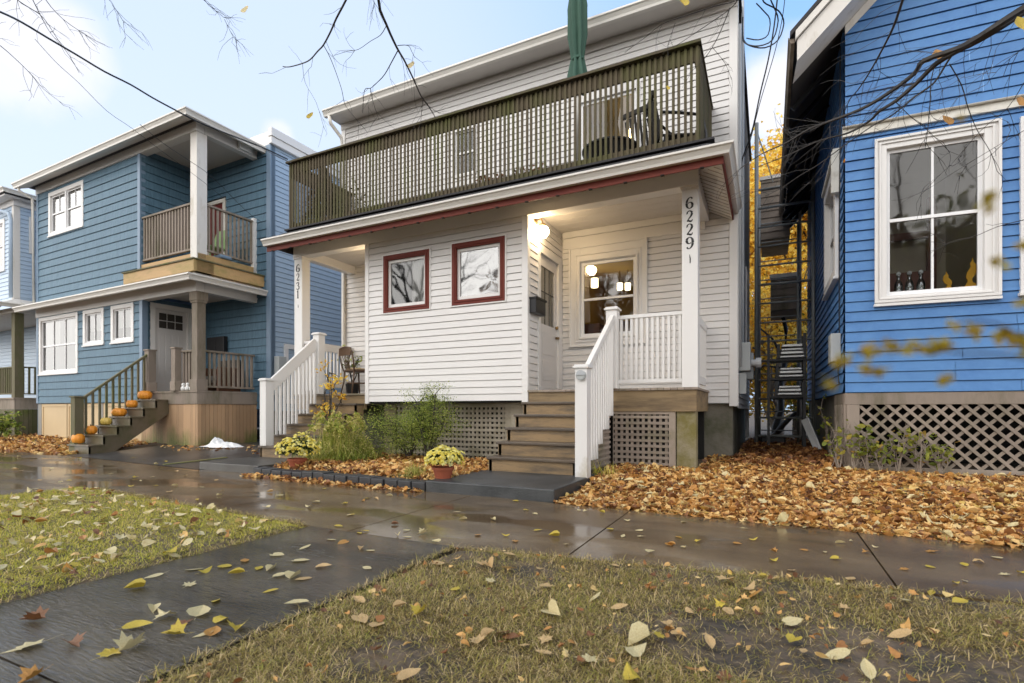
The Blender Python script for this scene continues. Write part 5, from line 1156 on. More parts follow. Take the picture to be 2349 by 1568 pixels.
# room behind the big window
g=MB(); X0,X1=ba0+.05,ba1-.02; Z0,Z1=bz0+.1,bz1-.02
def bq(*p): g.quad(*[BF.p(*q) for q in p])
bq((X0,-1.6,Z0),(X1,-1.6,Z0),(X1,-1.6,Z1),(X0,-1.6,Z1)); bq((X0,-.05,Z0),(X1,-.05,Z0),(X1,-1.6,Z0),(X0,-1.6,Z0)); bq((X0,-.05,Z1),(X1,-.05,Z1),(X1,-1.6,Z1),(X0,-1.6,Z1)); bq((X0,-.05,Z0),(X0,-1.6,Z0),(X0,-1.6,Z1),(X0,-.05,Z1)); bq((X1,-.05,Z0),(X1,-1.6,Z0),(X1,-1.6,Z1),(X1,-.05,Z1))
g.build('room',M_['room_grey'],BH)
g=MB(); g.box(BF,X0+.9,X0+1.0,-1.5,-1.4,Z0,Z1-.3); g.box(BF,X0,X0+1.0,-1.5,-1.42,Z0+1.1,Z0+1.2); g.box(BF,X0+.15,X0+.8,-1.3,-.9,Z0,Z0+.5); g.build('room_furniture',M_['room_brown'],BH)
g=MB(); g.box(BF,ga0-.05,ga1+.05,-.34,-.05,gz0-.06,gz0-.035); g.build('inner_sill',M_['trim_white'],BH)
# gable roof
sl=1.0; ZW=5.93
g=MB(); aE=-.60; aT=3.2
g.quad(BF.p(aE,.5,ZW+aE),BF.p(aT,.5,ZW+aT),BF.p(aT,-.02,ZW+aT),BF.p(aE,-.02,ZW+aE)); g.build('rake_soffit',M_['weathered_white'],BH)
g=MB(); g.prism(BF,[(aE,ZW+aE-.02),(aT,ZW+aT-.02),(aT,ZW+aT+.24),(aE,ZW+aE+.24)],.50,.53); g.prism(BF,[(aE-.02,ZW+aE+.24),(aT,ZW+aT+.26),(aT,ZW+aT+.36),(aE-.02,ZW+aE+.34)],.50,.565); g.prism(BF,[(0,ZW-.13),(aT,ZW+aT-.13),(aT,ZW+aT-.01),(0,ZW-.01)],.0,.03); g.build('bargeboard',M_['weathered_white'],BH)
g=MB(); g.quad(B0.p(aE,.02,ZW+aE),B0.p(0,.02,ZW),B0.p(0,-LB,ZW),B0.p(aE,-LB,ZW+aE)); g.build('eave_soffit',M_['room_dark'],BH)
g=MB()
for k in range(1,12): o=-.02-k*.6; g.beam(B0.p(aE+.02,o,ZW+aE-.02),B0.p(-.02,o,ZW-.04),.05,.08)
g.build('rafter_tail',M_['black_metal'],BH,split=True)
g=MB(); g.prism(B0,[(aE-.05,ZW+aE+.30),(aT,ZW+aT+.35),(aT,ZW+aT+.40),(aE-.05,ZW+aE+.36)],-LB,.58); g.prism(BF,[(aT,ZW+aT+.35),(7.1,ZW+aE+.30),(7.1,ZW+aE+.36),(aT,ZW+aT+.40)],-LB,.58); g.build('roof',M_['roof_shingle'],BH)
gutter(BH,[(side_l(B0,aE,-LB),0,LB+.52,0,0,0)],zt=ZW+aE+.32,h=.08,d=.07,m='weathered_wood')
# skirting
g=MB(); g.box(BF,0,6.5,-.03,.012,.99,1.14); g.box(BF,.02,.16,-.04,.02,.05,.988); g.box(BF,.16,6.5,-.03,.01,.10,.20); g.box(BL,LB-1.1,LB-.01,-.03,.01,1.0,1.14); g.box(BL,LB-.12,LB-.0,-.03,.012,.1,1.0); g.box(BL,LB-1.12,LB-1.0,-.03,.012,.1,1.0); g.box(BF,3.2,3.32,-.03,.012,.2,.99); g.build('skirting_frame',M_['weathered_wood'],BH,bevel=.004)
lattice(BH,BF.shift(0,-.02),.16,3.2,.20,.99,.155,.036,'weathered_wood',diag=True); lattice(BH,BF.shift(0,-.02),3.32,6.4,.20,.99,.155,.036,'weathered_wood',diag=True)
lattice(BH,BL.shift(0,-.01),LB-1.0,LB-.12,.2,1.0,.155,.036,'weathered_wood',diag=True)
g=MB(); g.box(BL,0,LB-1.2,-.2,-.05,0,1.15); g.build('foundation',M_['foundation'],BH)
g=MB(); g.box(BF,.2,6.4,-1.6,-1.5,0,1.1); g.build('under_house_shade',M_['dark_void'],BH)  # shade behind the diamond lattice, painted as a near-black sheet
# meter, cable
g=MB(); a0,z1=BL.px(1904,776,.1); a1,_=BL.px(1930,790,.1); z0=BL.px(1930,818,.1)[1]; g.box(BL,LB-.52,LB-.2,.02,.14,z0,z1); g.box(BL,LB-.75,LB-.66,.02,.10,z0+.05,z0+.2); g.build('meter_box',M_['plastic_grey'],BH,bevel=.01,split=True)
g=MB(); g.tube([BL.p(LB-.3,.03,z1),BL.p(LB-.32,.03,3.4),BL.p(LB-.22,.03,4.4),BL.p(LB-.2,.03,5.8)],.008,5); g.tube([BL.p(LB-.3,.05,z0),BL.p(LB-.25,.04,z0-.3),BL.p(LB-.3,.03,1.3)],.007,5); g.build('cable',M_['wire_black'],BH)
g=MB(); g.prism(BL,[(sy0-.05,4.46),(sy1+.05,4.46),(sy1+.05,4.52),(sy0-.05,4.52)],.0,.10); g.prism(BL,[(sy1+.02,3.9),(sy1+.10,3.9),(sy1+.10,4.46),(sy1+.02,4.46)],.0,.12); g.build('window_hood',M_['cream_trim'],BH)
# rear landings of the blue house, seen down the alley
g=MB()
def pxbox(x0,x1,y0,y1,Y,d,mb):
    p=atY(x0,y0,Y); q=atY(x1,y1,Y); mb.box(WF,p[0],q[0],-Y-d,-Y,q[2],p[2]); return p,q
p,q=pxbox(1745,1812,416,543,14.0,1.6,g); cl=clap(Fr(0,14.0),p[0],q[0],q[2],p[2],.17,[],zref=q[2],t1=.03); addmb(g,cl); gA=g; g=MB()
p2,q2=pxbox(1768,1834,640,708,14.0,1.6,g); cl=clap(Fr(0,14.0),p2[0],q2[0],q2[2],p2[2],.17,[],zref=q2[2],t1=.03); addmb(g,cl)
RS=thing('rear_stair_tower',((p[0]+q[0])/2,14.8,0),'dark grey boarded back stair landings standing at the end of the alley','landing')
gA.build('landing',M_['weathered_wood'],RS); g.build('landing',M_['weathered_wood'],RS)
g=MB(); g.box(WF,p[0]-.02,q[0]+.05,-14.05,-13.95,p[2],p[2]+.08); g.box(WF,p2[0]-.02,q2[0],-14.05,-13.95,p2[2],p2[2]+.09); g.box(WF,.66,.72,-14.3,-14.2,.1,6.0); g.build('landing_post',M_['weathered_white'],RS,split=True)
# =====================================================  PROPS
def pumpkin(x,y,z,r,hh,m,label,rz=0):
    t=thing('pumpkin',(x,y,z),label,'pumpkin','pumpkins on the porch steps'); g=MB()
    pr=[(.02,.10),(r*.55,.0),(r*.88,hh*.18),(r,hh*.48),(r*.92,hh*.76),(r*.6,hh*.97),(r*.2,hh*.93),(.012,hh*.88)]
    g.lathe((x,y,z),[(a,b if i else .012) for i,(a,b) in enumerate(pr)],40,sq=lambda a,rr,zz:1-.07*abs(math.cos(a*5+rz))**3)
    g.build('body',M_[m],t,smooth=True)
    g=MB(); g.tube([(x,y,z+hh*.87),(x+.006,y,z+hh*1.02),(x+.022,y-.01,z+hh*1.12)],[.018,.012,.011],7); g.build('stem',M_['pumpkin_stem'],t,smooth=True)
names=['plump orange pumpkin on the lowest dark porch step','smooth orange pumpkin on the second porch step up','small pale yellow green pumpkin on the third porch step','wide ribbed orange pumpkin on the fourth porch step','squat orange pumpkin on the fifth porch step','large flat orange pumpkin on the top porch step']
for i,(a,b,w,h) in enumerate(((507,1118,66,66),(588,1060,70,55),(687,1003,62,48),(775,945,78,52),(858,892,62,48),(944,836,76,56))):
    px_=a*.574/1.6347; y=5.80+.262*i+.13; z=.195*(i+1); p=atY(px_,942,y)
    d=ray(px_,942); t=y/d[1]; r=w*.351/2/FP*t; hh=h*.351/FP*t*1.05
    pumpkin(p[0]+.02,y,z,min(r*1.1,.15),hh,'pumpkin_pale' if i==2 else 'pumpkin',names[i],i)
# small white ornaments at the foot of the porch railing
for k,nm in enumerate(('leftmost','middle','rightmost')):
    x=-12.10+.16*k; g=MB(); g.lathe((x,7.45,1.365),[(.03,0),(.055,.02),(.058,.07),(.035,.10),(.028,.115),(.042,.135),(.03,.175),(.004,.185)],14)
    tag(g.build('garden_ornament',M_['plastic_white'],smooth=True),f'small white ornament on the left house deck, {nm} of three','ornament','white ornaments on the deck')
# green garden chair on the balcony
t=thing('garden_chair',LF.p(-.75,-.85,4.47),'green plastic garden chair on the balcony of the shingled house','chair'); f2=LF.shift(-.75,-.6)
g=MB(); g.box(f2,-.22,.22,-.45,0,4.86,4.90); g.build('seat',M_['green_plastic'],t,bevel=.01)
g=MB(); g.prism(f2,[(-.24,4.9),(.24,4.9),(.25,5.2),(.15,5.38),(-.15,5.38),(-.25,5.2)],-.47,-.44); g.build('backrest',M_['green_plastic'],t)
for a in (-.2,.2):
    for o in (-.42,-.03): g=MB(); g.tube([f2.p(a,o,4.88),f2.p(a*1.15,o*1.05,4.47)],.02,6); g.build('leg',M_['green_plastic'],t)
g=MB(); g.box(f2,.45,.8,-.2,.1,4.475,4.56); tag(g.build('storage_bag',M_['corner_blue'],bevel=.03),'small blue bag on the balcony floor beside the green chair','bag')
# dark wicker seat on the left house porch
t=thing('wicker_seat',LF.p(-.9,-1.1,1.365),'dark wicker seat behind the porch railing of the shingled house','seat'); f2=LF.shift(-.9,-1.1)
g=MB(); g.box(f2,-.35,.35,-.3,.3,1.62,1.76); g.build('seat',M_['dark_wicker'],t,bevel=.03); g=MB(); g.box(f2,-.37,.37,-.34,-.26,1.76,2.2); g.build('backrest',M_['dark_wicker'],t,bevel=.03)
for a in (-.38,.38): g=MB(); g.box(f2,a-.04,a+.04,-.3,.3,1.365,1.98); g.build('arm',M_['wood_brown'],t,bevel=.02)
# white cloth crumpled on the driveway
c=(-10.72,7.42,0); g=MB(); nx,ny=46,22; W_=.95; H_=.42
for j in range(ny+1):
    for i in range(nx+1):
        u=i/nx; v=j/ny; x=c[0]+(u-.5)*W_+.04*math.sin(v*7+u*3); y=c[1]+(v-.5)*H_+.05*math.sin(u*9); e=min(1,min(u,1-u)*6,min(v,1-v)*5)
        h=(.03+.17*math.exp(-((u-.32)/.17)**2)+.06*math.exp(-((u-.7)/.2)**2)+.03*abs(MN.noise(Vector((u*9,v*6,1.))))+.035*MN.noise(Vector((u*16,v*10,4.))))*e
        h=h*(1-.5*abs(v-.5)*2); g.v.append((x,y,.122+max(h,0)))
for j in range(ny):
    for i in range(nx): k=j*(nx+1)+i; g.f.append((k,k+1,k+nx+2,k+nx+1))
tag(g.build('cloth',M_['cloth_white'],smooth=True),'crumpled white sheet lying on the dark driveway','sheet')
# rust streak: thin wooden lath on the driveway
a=ground(375,1062,.04); b=ground(520,1048,.07); g=MB(); g.beam((a[0],a[1],DZ(a[0],a[1])+.006),(b[0],b[1],DZ(b[0],b[1])+.006),.08,.012); tag(g.build('wood_lath',M_['skirt_wood']),'flat rusty brown strip lying across the driveway edge','strip')
# ---------------- planting
def mum(cx_,cy_,z,r,hgt,potr,poth,label):
    t=thing('chrysanthemum_pot',(cx_,cy_,z),label,'potted flower')
    g=MB(); g.lathe((cx_,cy_,z),[(potr*.68,0),(potr*.93,poth*.78),(potr*1.04,poth*.79),(potr*1.06,poth),(potr*.94,poth),(potr*.9,poth*.86)],26); g.build('pot',M_['terracotta'],t,smooth=False)
    P=[];Q=[]
    for k in range(1500):
        th=random.uniform(0,2*PI); ph=math.acos(random.uniform(-.25,1)); rr=r*random.uniform(.3,.93)
        P.append((cx_+rr*math.sin(ph)*math.cos(th),cy_+rr*math.sin(ph)*math.sin(th),z+poth+hgt*.30+rr*math.cos(ph)*hgt/r*.62))
    scatter('foliage',P,M_['mum_leaf'],.02,.04,.9,kinds=(0,),parent=t)
    V=[];F=[]
    rr_=np.random.default_rng(5)
    for k in range(300):
        th=2.39996*k+random.gauss(0,.5); ph=math.acos(max(-.2,1-1.18*(k+.5)/300))+random.gauss(0,.05); rr=r*random.uniform(.85,1.06)*(1+.10*math.sin(th*3)+.06*math.sin(ph*7))
        c0=Vector((cx_+rr*math.sin(ph)*math.cos(th),cy_+rr*math.sin(ph)*math.sin(th),z+poth+hgt*.30+rr*math.cos(ph)*hgt/r*.62))
        nrm=(Vector((math.sin(ph)*math.cos(th),math.sin(ph)*math.sin(th),math.cos(ph)+.35))+Vector((random.gauss(0,.25),random.gauss(0,.25),random.gauss(0,.2)))).normalized()
        x=nrm.orthogonal().normalized(); y=nrm.cross(x); fs=random.uniform(.020,.034); base=len(V)
        V.append(tuple(c0+nrm*fs*.5)); n=10
        for j in range(n):
            a=2*PI*j/n; q=fs*(1.0 if j%2 else .62); V.append(tuple(c0+x*math.cos(a)*q+y*math.sin(a)*q-nrm*fs*.12))
        for j in range(n): F.append((base,base+1+j,base+1+(j+1)%n))
    o=make('flowers',V,F,M_['mum_yellow'],t)
c=ground(1011,1101,.11); mum(c[0],c[1]+.05,.11,.225,.25,.125,.145,'yellow chrysanthemums in a terracotta pot beside the concrete entrance slab')
c=ground(672,1070,.11); mum(c[0]+.03,c[1]+.05,.07,.29,.36,.13,.15,'yellow chrysanthemums in a brown pot at the foot of the left steps')
def tuft(name,cx_,cy_,z,n,h0,h1,w,rad,m,label,cat='plant',lean=.5,parent=None,curve=1.2,**k):
    P=[(cx_+random.gauss(0,rad),cy_+random.gauss(0,rad*.7),z) for _ in range(n)]
    o=blades(name,P,M_[m],h0,h1,w,lean,parent,curve=curve)
    if parent is None: tag(o,label,cat)
    return o
c=ground(765,1058,.11)
OG=thing('ornamental_grass',(c[0],c[1]+.15,.11),'arching yellow green ornamental grass in the bed before the left steps','grass clump')
tuft('foliage',c[0]+.0,c[1]+.15,.11,5200,.22,.50,.006,.23,'shrub_green','',parent=OG,lean=.75)
tuft('straw',c[0]-.05,c[1]+.05,.11,900,.35,.78,.011,.20,'reed_yellow','',parent=OG,lean=.65,curve=1.7)
g=MB()
V=[]
for k in range(16):
    a=random.uniform(0,2*PI); x=c[0]+random.gauss(0,.12); y=c[1]+.1+random.gauss(0,.08); h=random.uniform(.62,.86); l=random.uniform(.15,.42)
    pts=[(x,y,.11),(x+l*.25*math.cos(a),y+l*.25*math.sin(a),.11+h*.5),(x+l*.7*math.cos(a),y+l*.7*math.sin(a),.11+h*.9),(x+l*1.15*math.cos(a),y+l*1.15*math.sin(a),.11+h*.66)]
    g.tube(pts,[.004,.003,.003,.002],4)
    for q in range(44): t_=random.random(); e=Vector(pts[2]).lerp(Vector(pts[3]),t_); V.append((e.x+random.gauss(0,.02),e.y+random.gauss(0,.02),e.z+random.gauss(0,.03)))
g.build('stems',M_['reed_yellow'],OG)
PM=[]
for k in range(12000):
    a=random.uniform(0,2*PI); rr_=.46*random.random()**.5; am=1+.18*math.sin(a*3)+.12*math.sin(a*7); PM.append((c[0]+.05+rr_*am*math.cos(a)*1.1+random.gauss(0,.02),c[1]+.15+rr_*math.sin(a)*.7,.14+.58*am*(1-(rr_/.50)**2)*random.random()**.5+random.gauss(0,.025)))
scatter('mound',PM,M_['reed_yellow'],.014,.032,.9,kinds=(0,),parent=OG); scatter('plumes',V,M_['reed_yellow'],.03,.07,1.2,kinds=(0,),parent=OG)
def shrub(name,cx_,cy_,z,label,h,r,n,m,leaf,trunkm='bark',cat='shrub',seed=1,group=None,stems=5,crown0=.25,flat=.4,lean=(0,0),kinds=(0,)):
    rr=random.Random(seed); t=thing(name,(cx_,cy_,z),label,cat,group); g=MB(); tips=[]
    for s in range(stems):
        a=rr.uniform(0,2*PI); l=rr.uniform(.35,1.0)*r; p=Vector((cx_,cy_,z)); top=Vector((cx_+math.cos(a)*l+lean[0]*h,cy_+math.sin(a)*l+lean[1]*h,z+h*rr.uniform(.7,1)))
        pts=[p]; 
        for q in range(1,6):
            u=q/5; pts.append(p.lerp(top,u)+Vector((rr.gauss(0,.04*h),rr.gauss(0,.04*h),0))*(u)*.8)
        g.tube([tuple(x) for x in pts],[max(.004,.022*h*(1-k/5.6)) for k in range(6)],6)
        for q in range(2,6):
            for b in range(3):
                e=pts[q]+Vector((rr.gauss(0,.35*r),rr.gauss(0,.35*r),rr.gauss(.02,.12*h))); g.tube([tuple(pts[q]),tuple((pts[q]+e)/2+Vector((0,0,.02))),tuple(e)],[.006*h+.002,.004*h+.001,.002],4); tips.append(e)
    g.build('trunk',M_[trunkm],t)
    P=[]; tips=[e for e in tips if e.z>z+h*crown0]
    for k in range(n):
        e=rr.choice(tips); s=r*.21; P.append((e.x+rr.gauss(0,s),e.y+rr.gauss(0,s),max(z+.03,e.z+rr.gauss(0,s*.6))))
    scatter('crown',P,M_[m],leaf*.6,leaf*1.3,.7,kinds=kinds,parent=t); return t
c=ground(862,1062,.11); shrub('feathery_shrub',c[0]+.15,c[1]+.65,.11,'low soft green shrub behind the yellow ornamental grass',.70,.52,11000,'shrub_green',.020,seed=4,stems=8,crown0=.08)
c=ground(942,1066,.11); shrub('feathery_shrub',c[0]+.0,c[1]+.45,.11,'taller dark green feathery shrub in front of the white wall and lattice',1.22,.38,9500,'shrub_green',.020,seed=9,stems=7,crown0=.15)
c=ground(735,1050,.11); shrub('yellow_sapling',c[0]-.10,c[1]+.3,.10,'thin sapling with sparse golden leaves beside the left stair railing',1.5,.22,230,'autumn_yellow',.06,seed=3,stems=3,crown0=.45,cat='sapling')
c=ground(945,1095,.1); tuft('grass_tuft',c[0],c[1]+.05,.09,420,.12,.26,.006,.06,'reed_yellow','pale straw grass tuft beside the flower pot near the slab',lean=.75)
c=ground(1360,1085,.12); tuft('grass_tuft',-1.80,6.3,.12,60,.14,.34,.007,.10,'grass_yellow','few green blades at the foot of the white newel post',lean=.9)
c=ground(60,1000,.08); shrub('fern',-19.9,7.0,.06,'small green fern beside the mossy skirting at the far left',.75,.35,500,'shrub_green',.10,seed=6,stems=5,cat='fern')
# weeds in front of the blue lattice
wl=['pale yellow green weed beside the corner post of the lattice','tall leafy weed left of the lattice corner','drooping yellow weed by the alley side lattice','broad leaved weed in front of the lattice corner post','slender weed third from the lattice corner','short reddish weed among the leaves by the lattice','thin yellow weed in front of the diamond lattice','weed with bright top leaves before the lattice','lone low weed farthest right along the lattice']
for k,(px_,py_,h) in enumerate(((1925,1068,.55),(1905,1050,.85),(1895,1030,.95),(1960,1075,.62),(1990,1080,.55),(2020,1085,.40),(2060,1085,.52),(2110,1082,.50),(2160,1080,.40))):
    c=ground(px_,py_,.14); y=min(c[1],7.9) if k not in (1,2) else c[1]; d=ray(px_,py_); t_=y/d[1]; x=d[0]*t_
    shrub('weed',x,y,.12,wl[k],h,.13,42,'weed_leaf',.075,trunkm='weathered_wood',cat='weed',seed=40+k,group='weeds along the blue house lattice',stems=4,crown0=.3)
# ---------------- balcony things
p=atY(1325,170,7.85); ux,uy=p[0],7.85
UM=thing('patio_umbrella',(ux,uy,4.41),'closed dark green patio umbrella standing on the upstairs balcony','umbrella')
g=MB(); g.lathe((ux,uy,4.41),[(.22,0),(.22,.04),(.05,.07),(.03,.25)],20); g.build('base',M_['black_metal'],UM,smooth=False)
g=MB(); g.tube([(ux,uy,4.45),(ux,uy,8.1)],.02,8); g.build('pole',M_['weathered_white'],UM,smooth=True)
g=MB(); g.lathe((ux,uy,5.95),[(.13,0),(.15,.10),(.115,.32),(.085,.50),(.09,.56),(.125,.85),(.13,1.3),(.08,1.75),(.03,2.1)],64,sq=lambda a,r,z:1+.26*math.sin(a*7+z*1.7)*(1 if r>.05 else .2)+.06*math.sin(a*17+2*z)); g.build('canopy',M_['umbrella_green'],UM,smooth=True)
g=MB(); g.lathe((ux,uy,6.43),[(.092,0),(.098,.02),(.092,.045)],24); g.build('strap',M_['umbrella_green'],UM,smooth=True)
def wicker(px_,y,label,rz,s=1.0):
    p=atY(px_,300,y); x=p[0]; z=4.41; c,s_=math.cos(rz),math.sin(rz); t=thing('patio_chair',(x,y,z),label,'chair')
    T=lambda p:(x+(p[0]*c-p[1]*s_)*s,y+(p[0]*s_+p[1]*c)*s,z+p[2]*s)
    def bx(nm,b,mt='dark_wicker'): q=MB(); q.box(WF,b[0],b[1],-b[3],-b[2],b[4],b[5]); q.v=[T(v) for v in q.v]; q.build(nm,M_[mt],t,bevel=.02)
    bx('seat',(-.27,.27,-.27,.27,.40,.44)); q=MB()
    for kk in range(7): xx=-.24+.08*kk; q.box(WF,xx-.014,xx+.014,-.335,-.31,.44,1.02-.03*abs(kk-3))
    q.box(WF,-.29,.29,-.345,-.305,.98,1.04); q.box(WF,-.28,.28,-.34,-.31,.44,.48); q.v=[T((a,b+.22*(zz-.46),zz)) for a,b,zz in q.v]; q.build('backrest',M_['dark_wicker'],t)
    for sx_ in (-1,1):
        q=MB(); q.tube([T((sx_*.28,-.27,0)),T((sx_*.30,-.28,.4)),T((sx_*.31,-.22,.66)),T((sx_*.31,.1,.70)),T((sx_*.30,.33,.72))],.022,6); q.build('arm',M_['black_metal'],t)
        q=MB(); q.tube([T((sx_*.27,.30,0)),T((sx_*.27,.28,.4))],.02,6); q.build('leg',M_['black_metal'],t)
wicker(1560,7.95,'dark patio chair on the balcony beside the right corner post',PI/2+.4); wicker(1500,8.3,'dark patio chair on the balcony nearer the lit window',PI*.9)
p=atY(1400,330,7.95); t=thing('patio_table',(p[0],7.95,4.41),'low dark round table on the balcony between umbrella and chairs','table')
g=MB(); g.lathe((p[0],7.95,4.92),[(.42,0),(.44,.01),(.44,.035),(.42,.04)],28); g.build('tabletop',M_['black_metal'],t)
for k in range(4): a=PI/4+k*PI/2; g=MB(); g.tube([(p[0]+.36*math.cos(a),7.95+.36*math.sin(a),4.93),(p[0]+.40*math.cos(a),7.95+.40*math.sin(a),4.41)],.018,6); g.build('leg',M_['black_metal'],t)
for px_,h,lab in ((1130,.35,'brown planter with withered stems behind the balcony slats'),(1215,.30,'small planter with red and brown plants on the balcony')):
    p=atY(px_,400,7.6); t=thing('planter',(p[0],7.6,4.41),lab,'planter'); g=MB(); g.box(WF,p[0]-.3,p[0]+.3,-7.72,-7.48,4.41,4.60); g.build('trough',M_['wood_brown'],t,bevel=.01)
    scatter('plants',[(p[0]+random.uniform(-.28,.28),7.6+random.uniform(-.1,.1),4.6+random.random()*.2) for _ in range(220)],M_['leaf_litter_alley'],.03,.06,1.2,parent=t)
# evergreen on the balcony
p=atY(742,520,7.9); EV=thing('potted_evergreen',(p[0],7.9,4.41),'dark potted evergreen behind the left end of the balcony railing','evergreen')
g=MB(); g.lathe((p[0],7.9,4.41),[(.16,0),(.2,.28),(.19,.28)],18); g.build('pot',M_['black_metal'],EV); g=MB(); g.tube([(p[0],7.9,4.6),(p[0],7.9,5.9)],[.025,.006],6); g.build('trunk',M_['bark'],EV)
P=[]
for k in range(5200):
    z=random.random(); r=(.50*(1-z)**.8*(.55+.45*abs(math.sin(z*22)))+.03)*random.uniform(.3,1); a=random.uniform(0,2*PI); P.append((p[0]+r*math.cos(a),7.9+r*math.sin(a),4.72+z*1.2))
scatter('crown',P,M_['conifer_green'],.03,.06,.6,kinds=(0,),parent=EV)
p=atY(800,440,8.2); P=[(p[0]+random.gauss(0,.22),8.2+random.gauss(0,.15),4.45+abs(random.gauss(0,.45))) for _ in range(1500)]
EV2=thing('potted_shrub',(p[0],8.2,4.41),'olive green shrub beside the evergreen behind the balcony slats','shrub')
g=MB(); g.tube([(p[0],8.2,4.41),(p[0]+.03,8.2,5.3)],[.02,.008],6); g.build('trunk',M_['bark'],EV2); scatter('crown',P,M_['conifer_green'],.03,.06,.9,kinds=(0,),parent=EV2)
# plant behind the left newel
shrub('potted_plant',-7.50,8.0,1.40,'leafy plant in a black pot behind the left white newel post',.75,.16,130,'shrub_green',.06,seed=8,stems=4,crown0=.4,cat='potted plant')
g=MB(); g.lathe((-7.50,8.0,1.226),[(.11,0),(.14,.22),(.13,.22),(.12,.2)],16); tag(g.build('plant_pot',M_['black_metal']),'black plant pot on the left porch deck','pot')
# ---------------- bottles and flame cutouts on the blue house sill
for k,(px_,nm) in enumerate(((2061,'leftmost'),(2086,'middle'),(2112,'rightmost'))):
    a,z=BF.px(px_,668,-.095); x,y,_=BF.p(a,-.095,0); zb=gz0-.035; g=MB(); g.lathe((x,y,zb),[(.040,0),(.046,.01),(.046,.12),(.040,.16),(.020,.20),(.017,.245),(.022,.25),(.022,.262),(.014,.262)],20)
    t=thing('glass_bottle',(x,y,zb),f'clear glass bottle on the blue house window sill, {nm} of three','bottle','glass bottles on the sill'); g.build('body',M_['bottle_glass'],t,smooth=True)
    g=MB(); g.lathe((x,y,zb+.262),[(.016,0),(.026,.012),(.026,.03),(.012,.045)],14); g.build('stopper',M_['plastic_white'],t,smooth=True)
FLM=[(0,0),(1.0,0),(1.04,.12),(.94,.22),(.80,.26),(.76,.36),(.92,.48),(1.0,.62),(.96,.80),(.84,.90),(.80,1.02),(.74,.90),(.66,.84),(.70,.74),(.62,.66),(.50,.56),(.46,.42),(.54,.30),(.44,.18),(.30,.10),(.22,.16),(.12,.10),(.02,.10)]
def flame(x0,x1,y0,y1,label,mirror=False):
    a0,zb=BF.px(x0,y1,-.07); a1,zt=BF.px(x1,y0,-.07); zb=gz0-.034; P=[(a0+(a1-a0)*((1-x) if mirror else x),zb+(zt-zb)*z) for x,z in FLM]
    if mirror: P=P[::-1]
    g=MB(); g.prism(BF,P,-.080,-.064); tag(g.build('flame_cutout',M_['flame_wood']),label,'decoration')
flame(2163,2202,622,662,'smaller orange flame cutout standing left on the window sill',True); flame(2196,2240,592,662,'taller orange flame cutout standing right on the window sill')
# ---------------- alley equipment
SCF=thing('scaffold_frame',(.29,12.4,.12),'tall dark steel scaffold ladder frame standing in the alley','scaffold')
def stile(p,q,r=.026,n='upright'): g=MB(); g.tube([p,q],r,8); return g.build(n,M_['scaffold_metal'],SCF,smooth=True)
xl,xr=-.22,.84
stile((xl,12.4,.1),(xl,12.4,7.1),.04); stile((xr,12.4,.1),(xr,12.4,6.0),.034); 
zs=[]
for k,py_ in enumerate((1000,958.6,915.7,873.6,829.7,784.6,742,698,655,612,568,524,480,437)):
    z=atY(1737,py_,12.4)[2]; g=MB(); g.tube([(xl,12.4,z),(xr,12.4,z+.0)],.021 if k%4 else .028,7); g.build('rung',M_['scaffold_metal'],SCF,smooth=True)
SC2=thing('scaffold_frame',(.25,13.6,.12),'second steel ladder frame standing just behind the first in the alley','scaffold')
for x in (-.18,.62): g=MB(); g.tube([(x,13.6,.1),(x,13.6,6.0 if x<0 else 5.2)],.028,8); g.build('upright',M_['scaffold_metal'],SC2,smooth=True)
for k in range(12): z=.45+.44*k; g=MB(); g.tube([(-.18,13.6,z),(.62,13.6,z)],.015,6); g.build('rung',M_['scaffold_metal'],SC2)
g=MB(); g.tube([(-.20,12.45,6.9),(.10,12.6,5.85)],.012,6); g.tube([(.55,12.42,3.9),(.66,12.42,3.6),(.84,12.42,4.2)],.012,5); g.build('brace',M_['scaffold_metal'],SCF)
RK=thing('storage_rack',(.37,11.6,.12),'black metal rack holding aluminium ladders in the alley','rack')
zb=[atY(1790,905,11.6)[2],atY(1790,865,11.6)[2],atY(1790,822,11.6)[2]]
for x in (.01,.63):
    for y in (11.45,11.9): g=MB(); g.box(WF,x-.025,x+.025,-y-.025,-y+.025,.1,zb[2]+.45); g.build('post',M_['black_metal'],RK)
for z in zb: g=MB(); g.box(WF,-.02,.66,-11.95,-11.40,z-.07,z-.03); g.build('shelf',M_['black_metal'],RK)
lab=['lowest aluminium ladder bundle on the black rack in the alley','middle aluminium ladder bundle on the black rack in the alley','topmost aluminium ladder bundle on the black rack in the alley']
for k,z in enumerate(zb):
    t=thing('ladder_bundle',(.37,11.6,z-.03),lab[k],'ladder','ladder bundles on the rack'); x0,x1=.17+.02*k,.58+.02*k
    for q in range(4 if k==2 else 3): g=MB(); zz=z-.0+q*.066; g.box(WF,x0+.01*q,x1-.012*q,-11.8,-11.32+.02*q,zz-.02,zz+.018+.012*(q%2)); g.build('rail',M_['aluminium'],t,bevel=.01)
    g=MB(); g.box(WF,x0-.05,x0,-11.8,-11.36,z-.03,z+.25); g.box(WF,x1,x1+.04,-11.8,-11.36,z-.03,z+.22); g.build('end_bracket',M_['black_metal'],t,split=True)
g=MB(); g.beam((.90,10.9,.13),(.60,11.35,.86),.02,.52,up=(.6,1,0)); 
g=MB(); g.v=[(.88,10.80,.12),(.78,10.92,.12),(.56,11.30,.72),(.66,11.15,.78),(.90,10.81,.12),(.80,10.94,.12),(.58,11.32,.72),(.68,11.17,.78)]; g.f=[(0,1,2,3),(7,6,5,4),(0,4,5,1),(1,5,6,2),(2,6,7,3),(3,7,4,0)]
tag(g.build('leaning_board',M_['plastic_white']),'white board leaning against the blue wall at the foot of the scaffold','board')
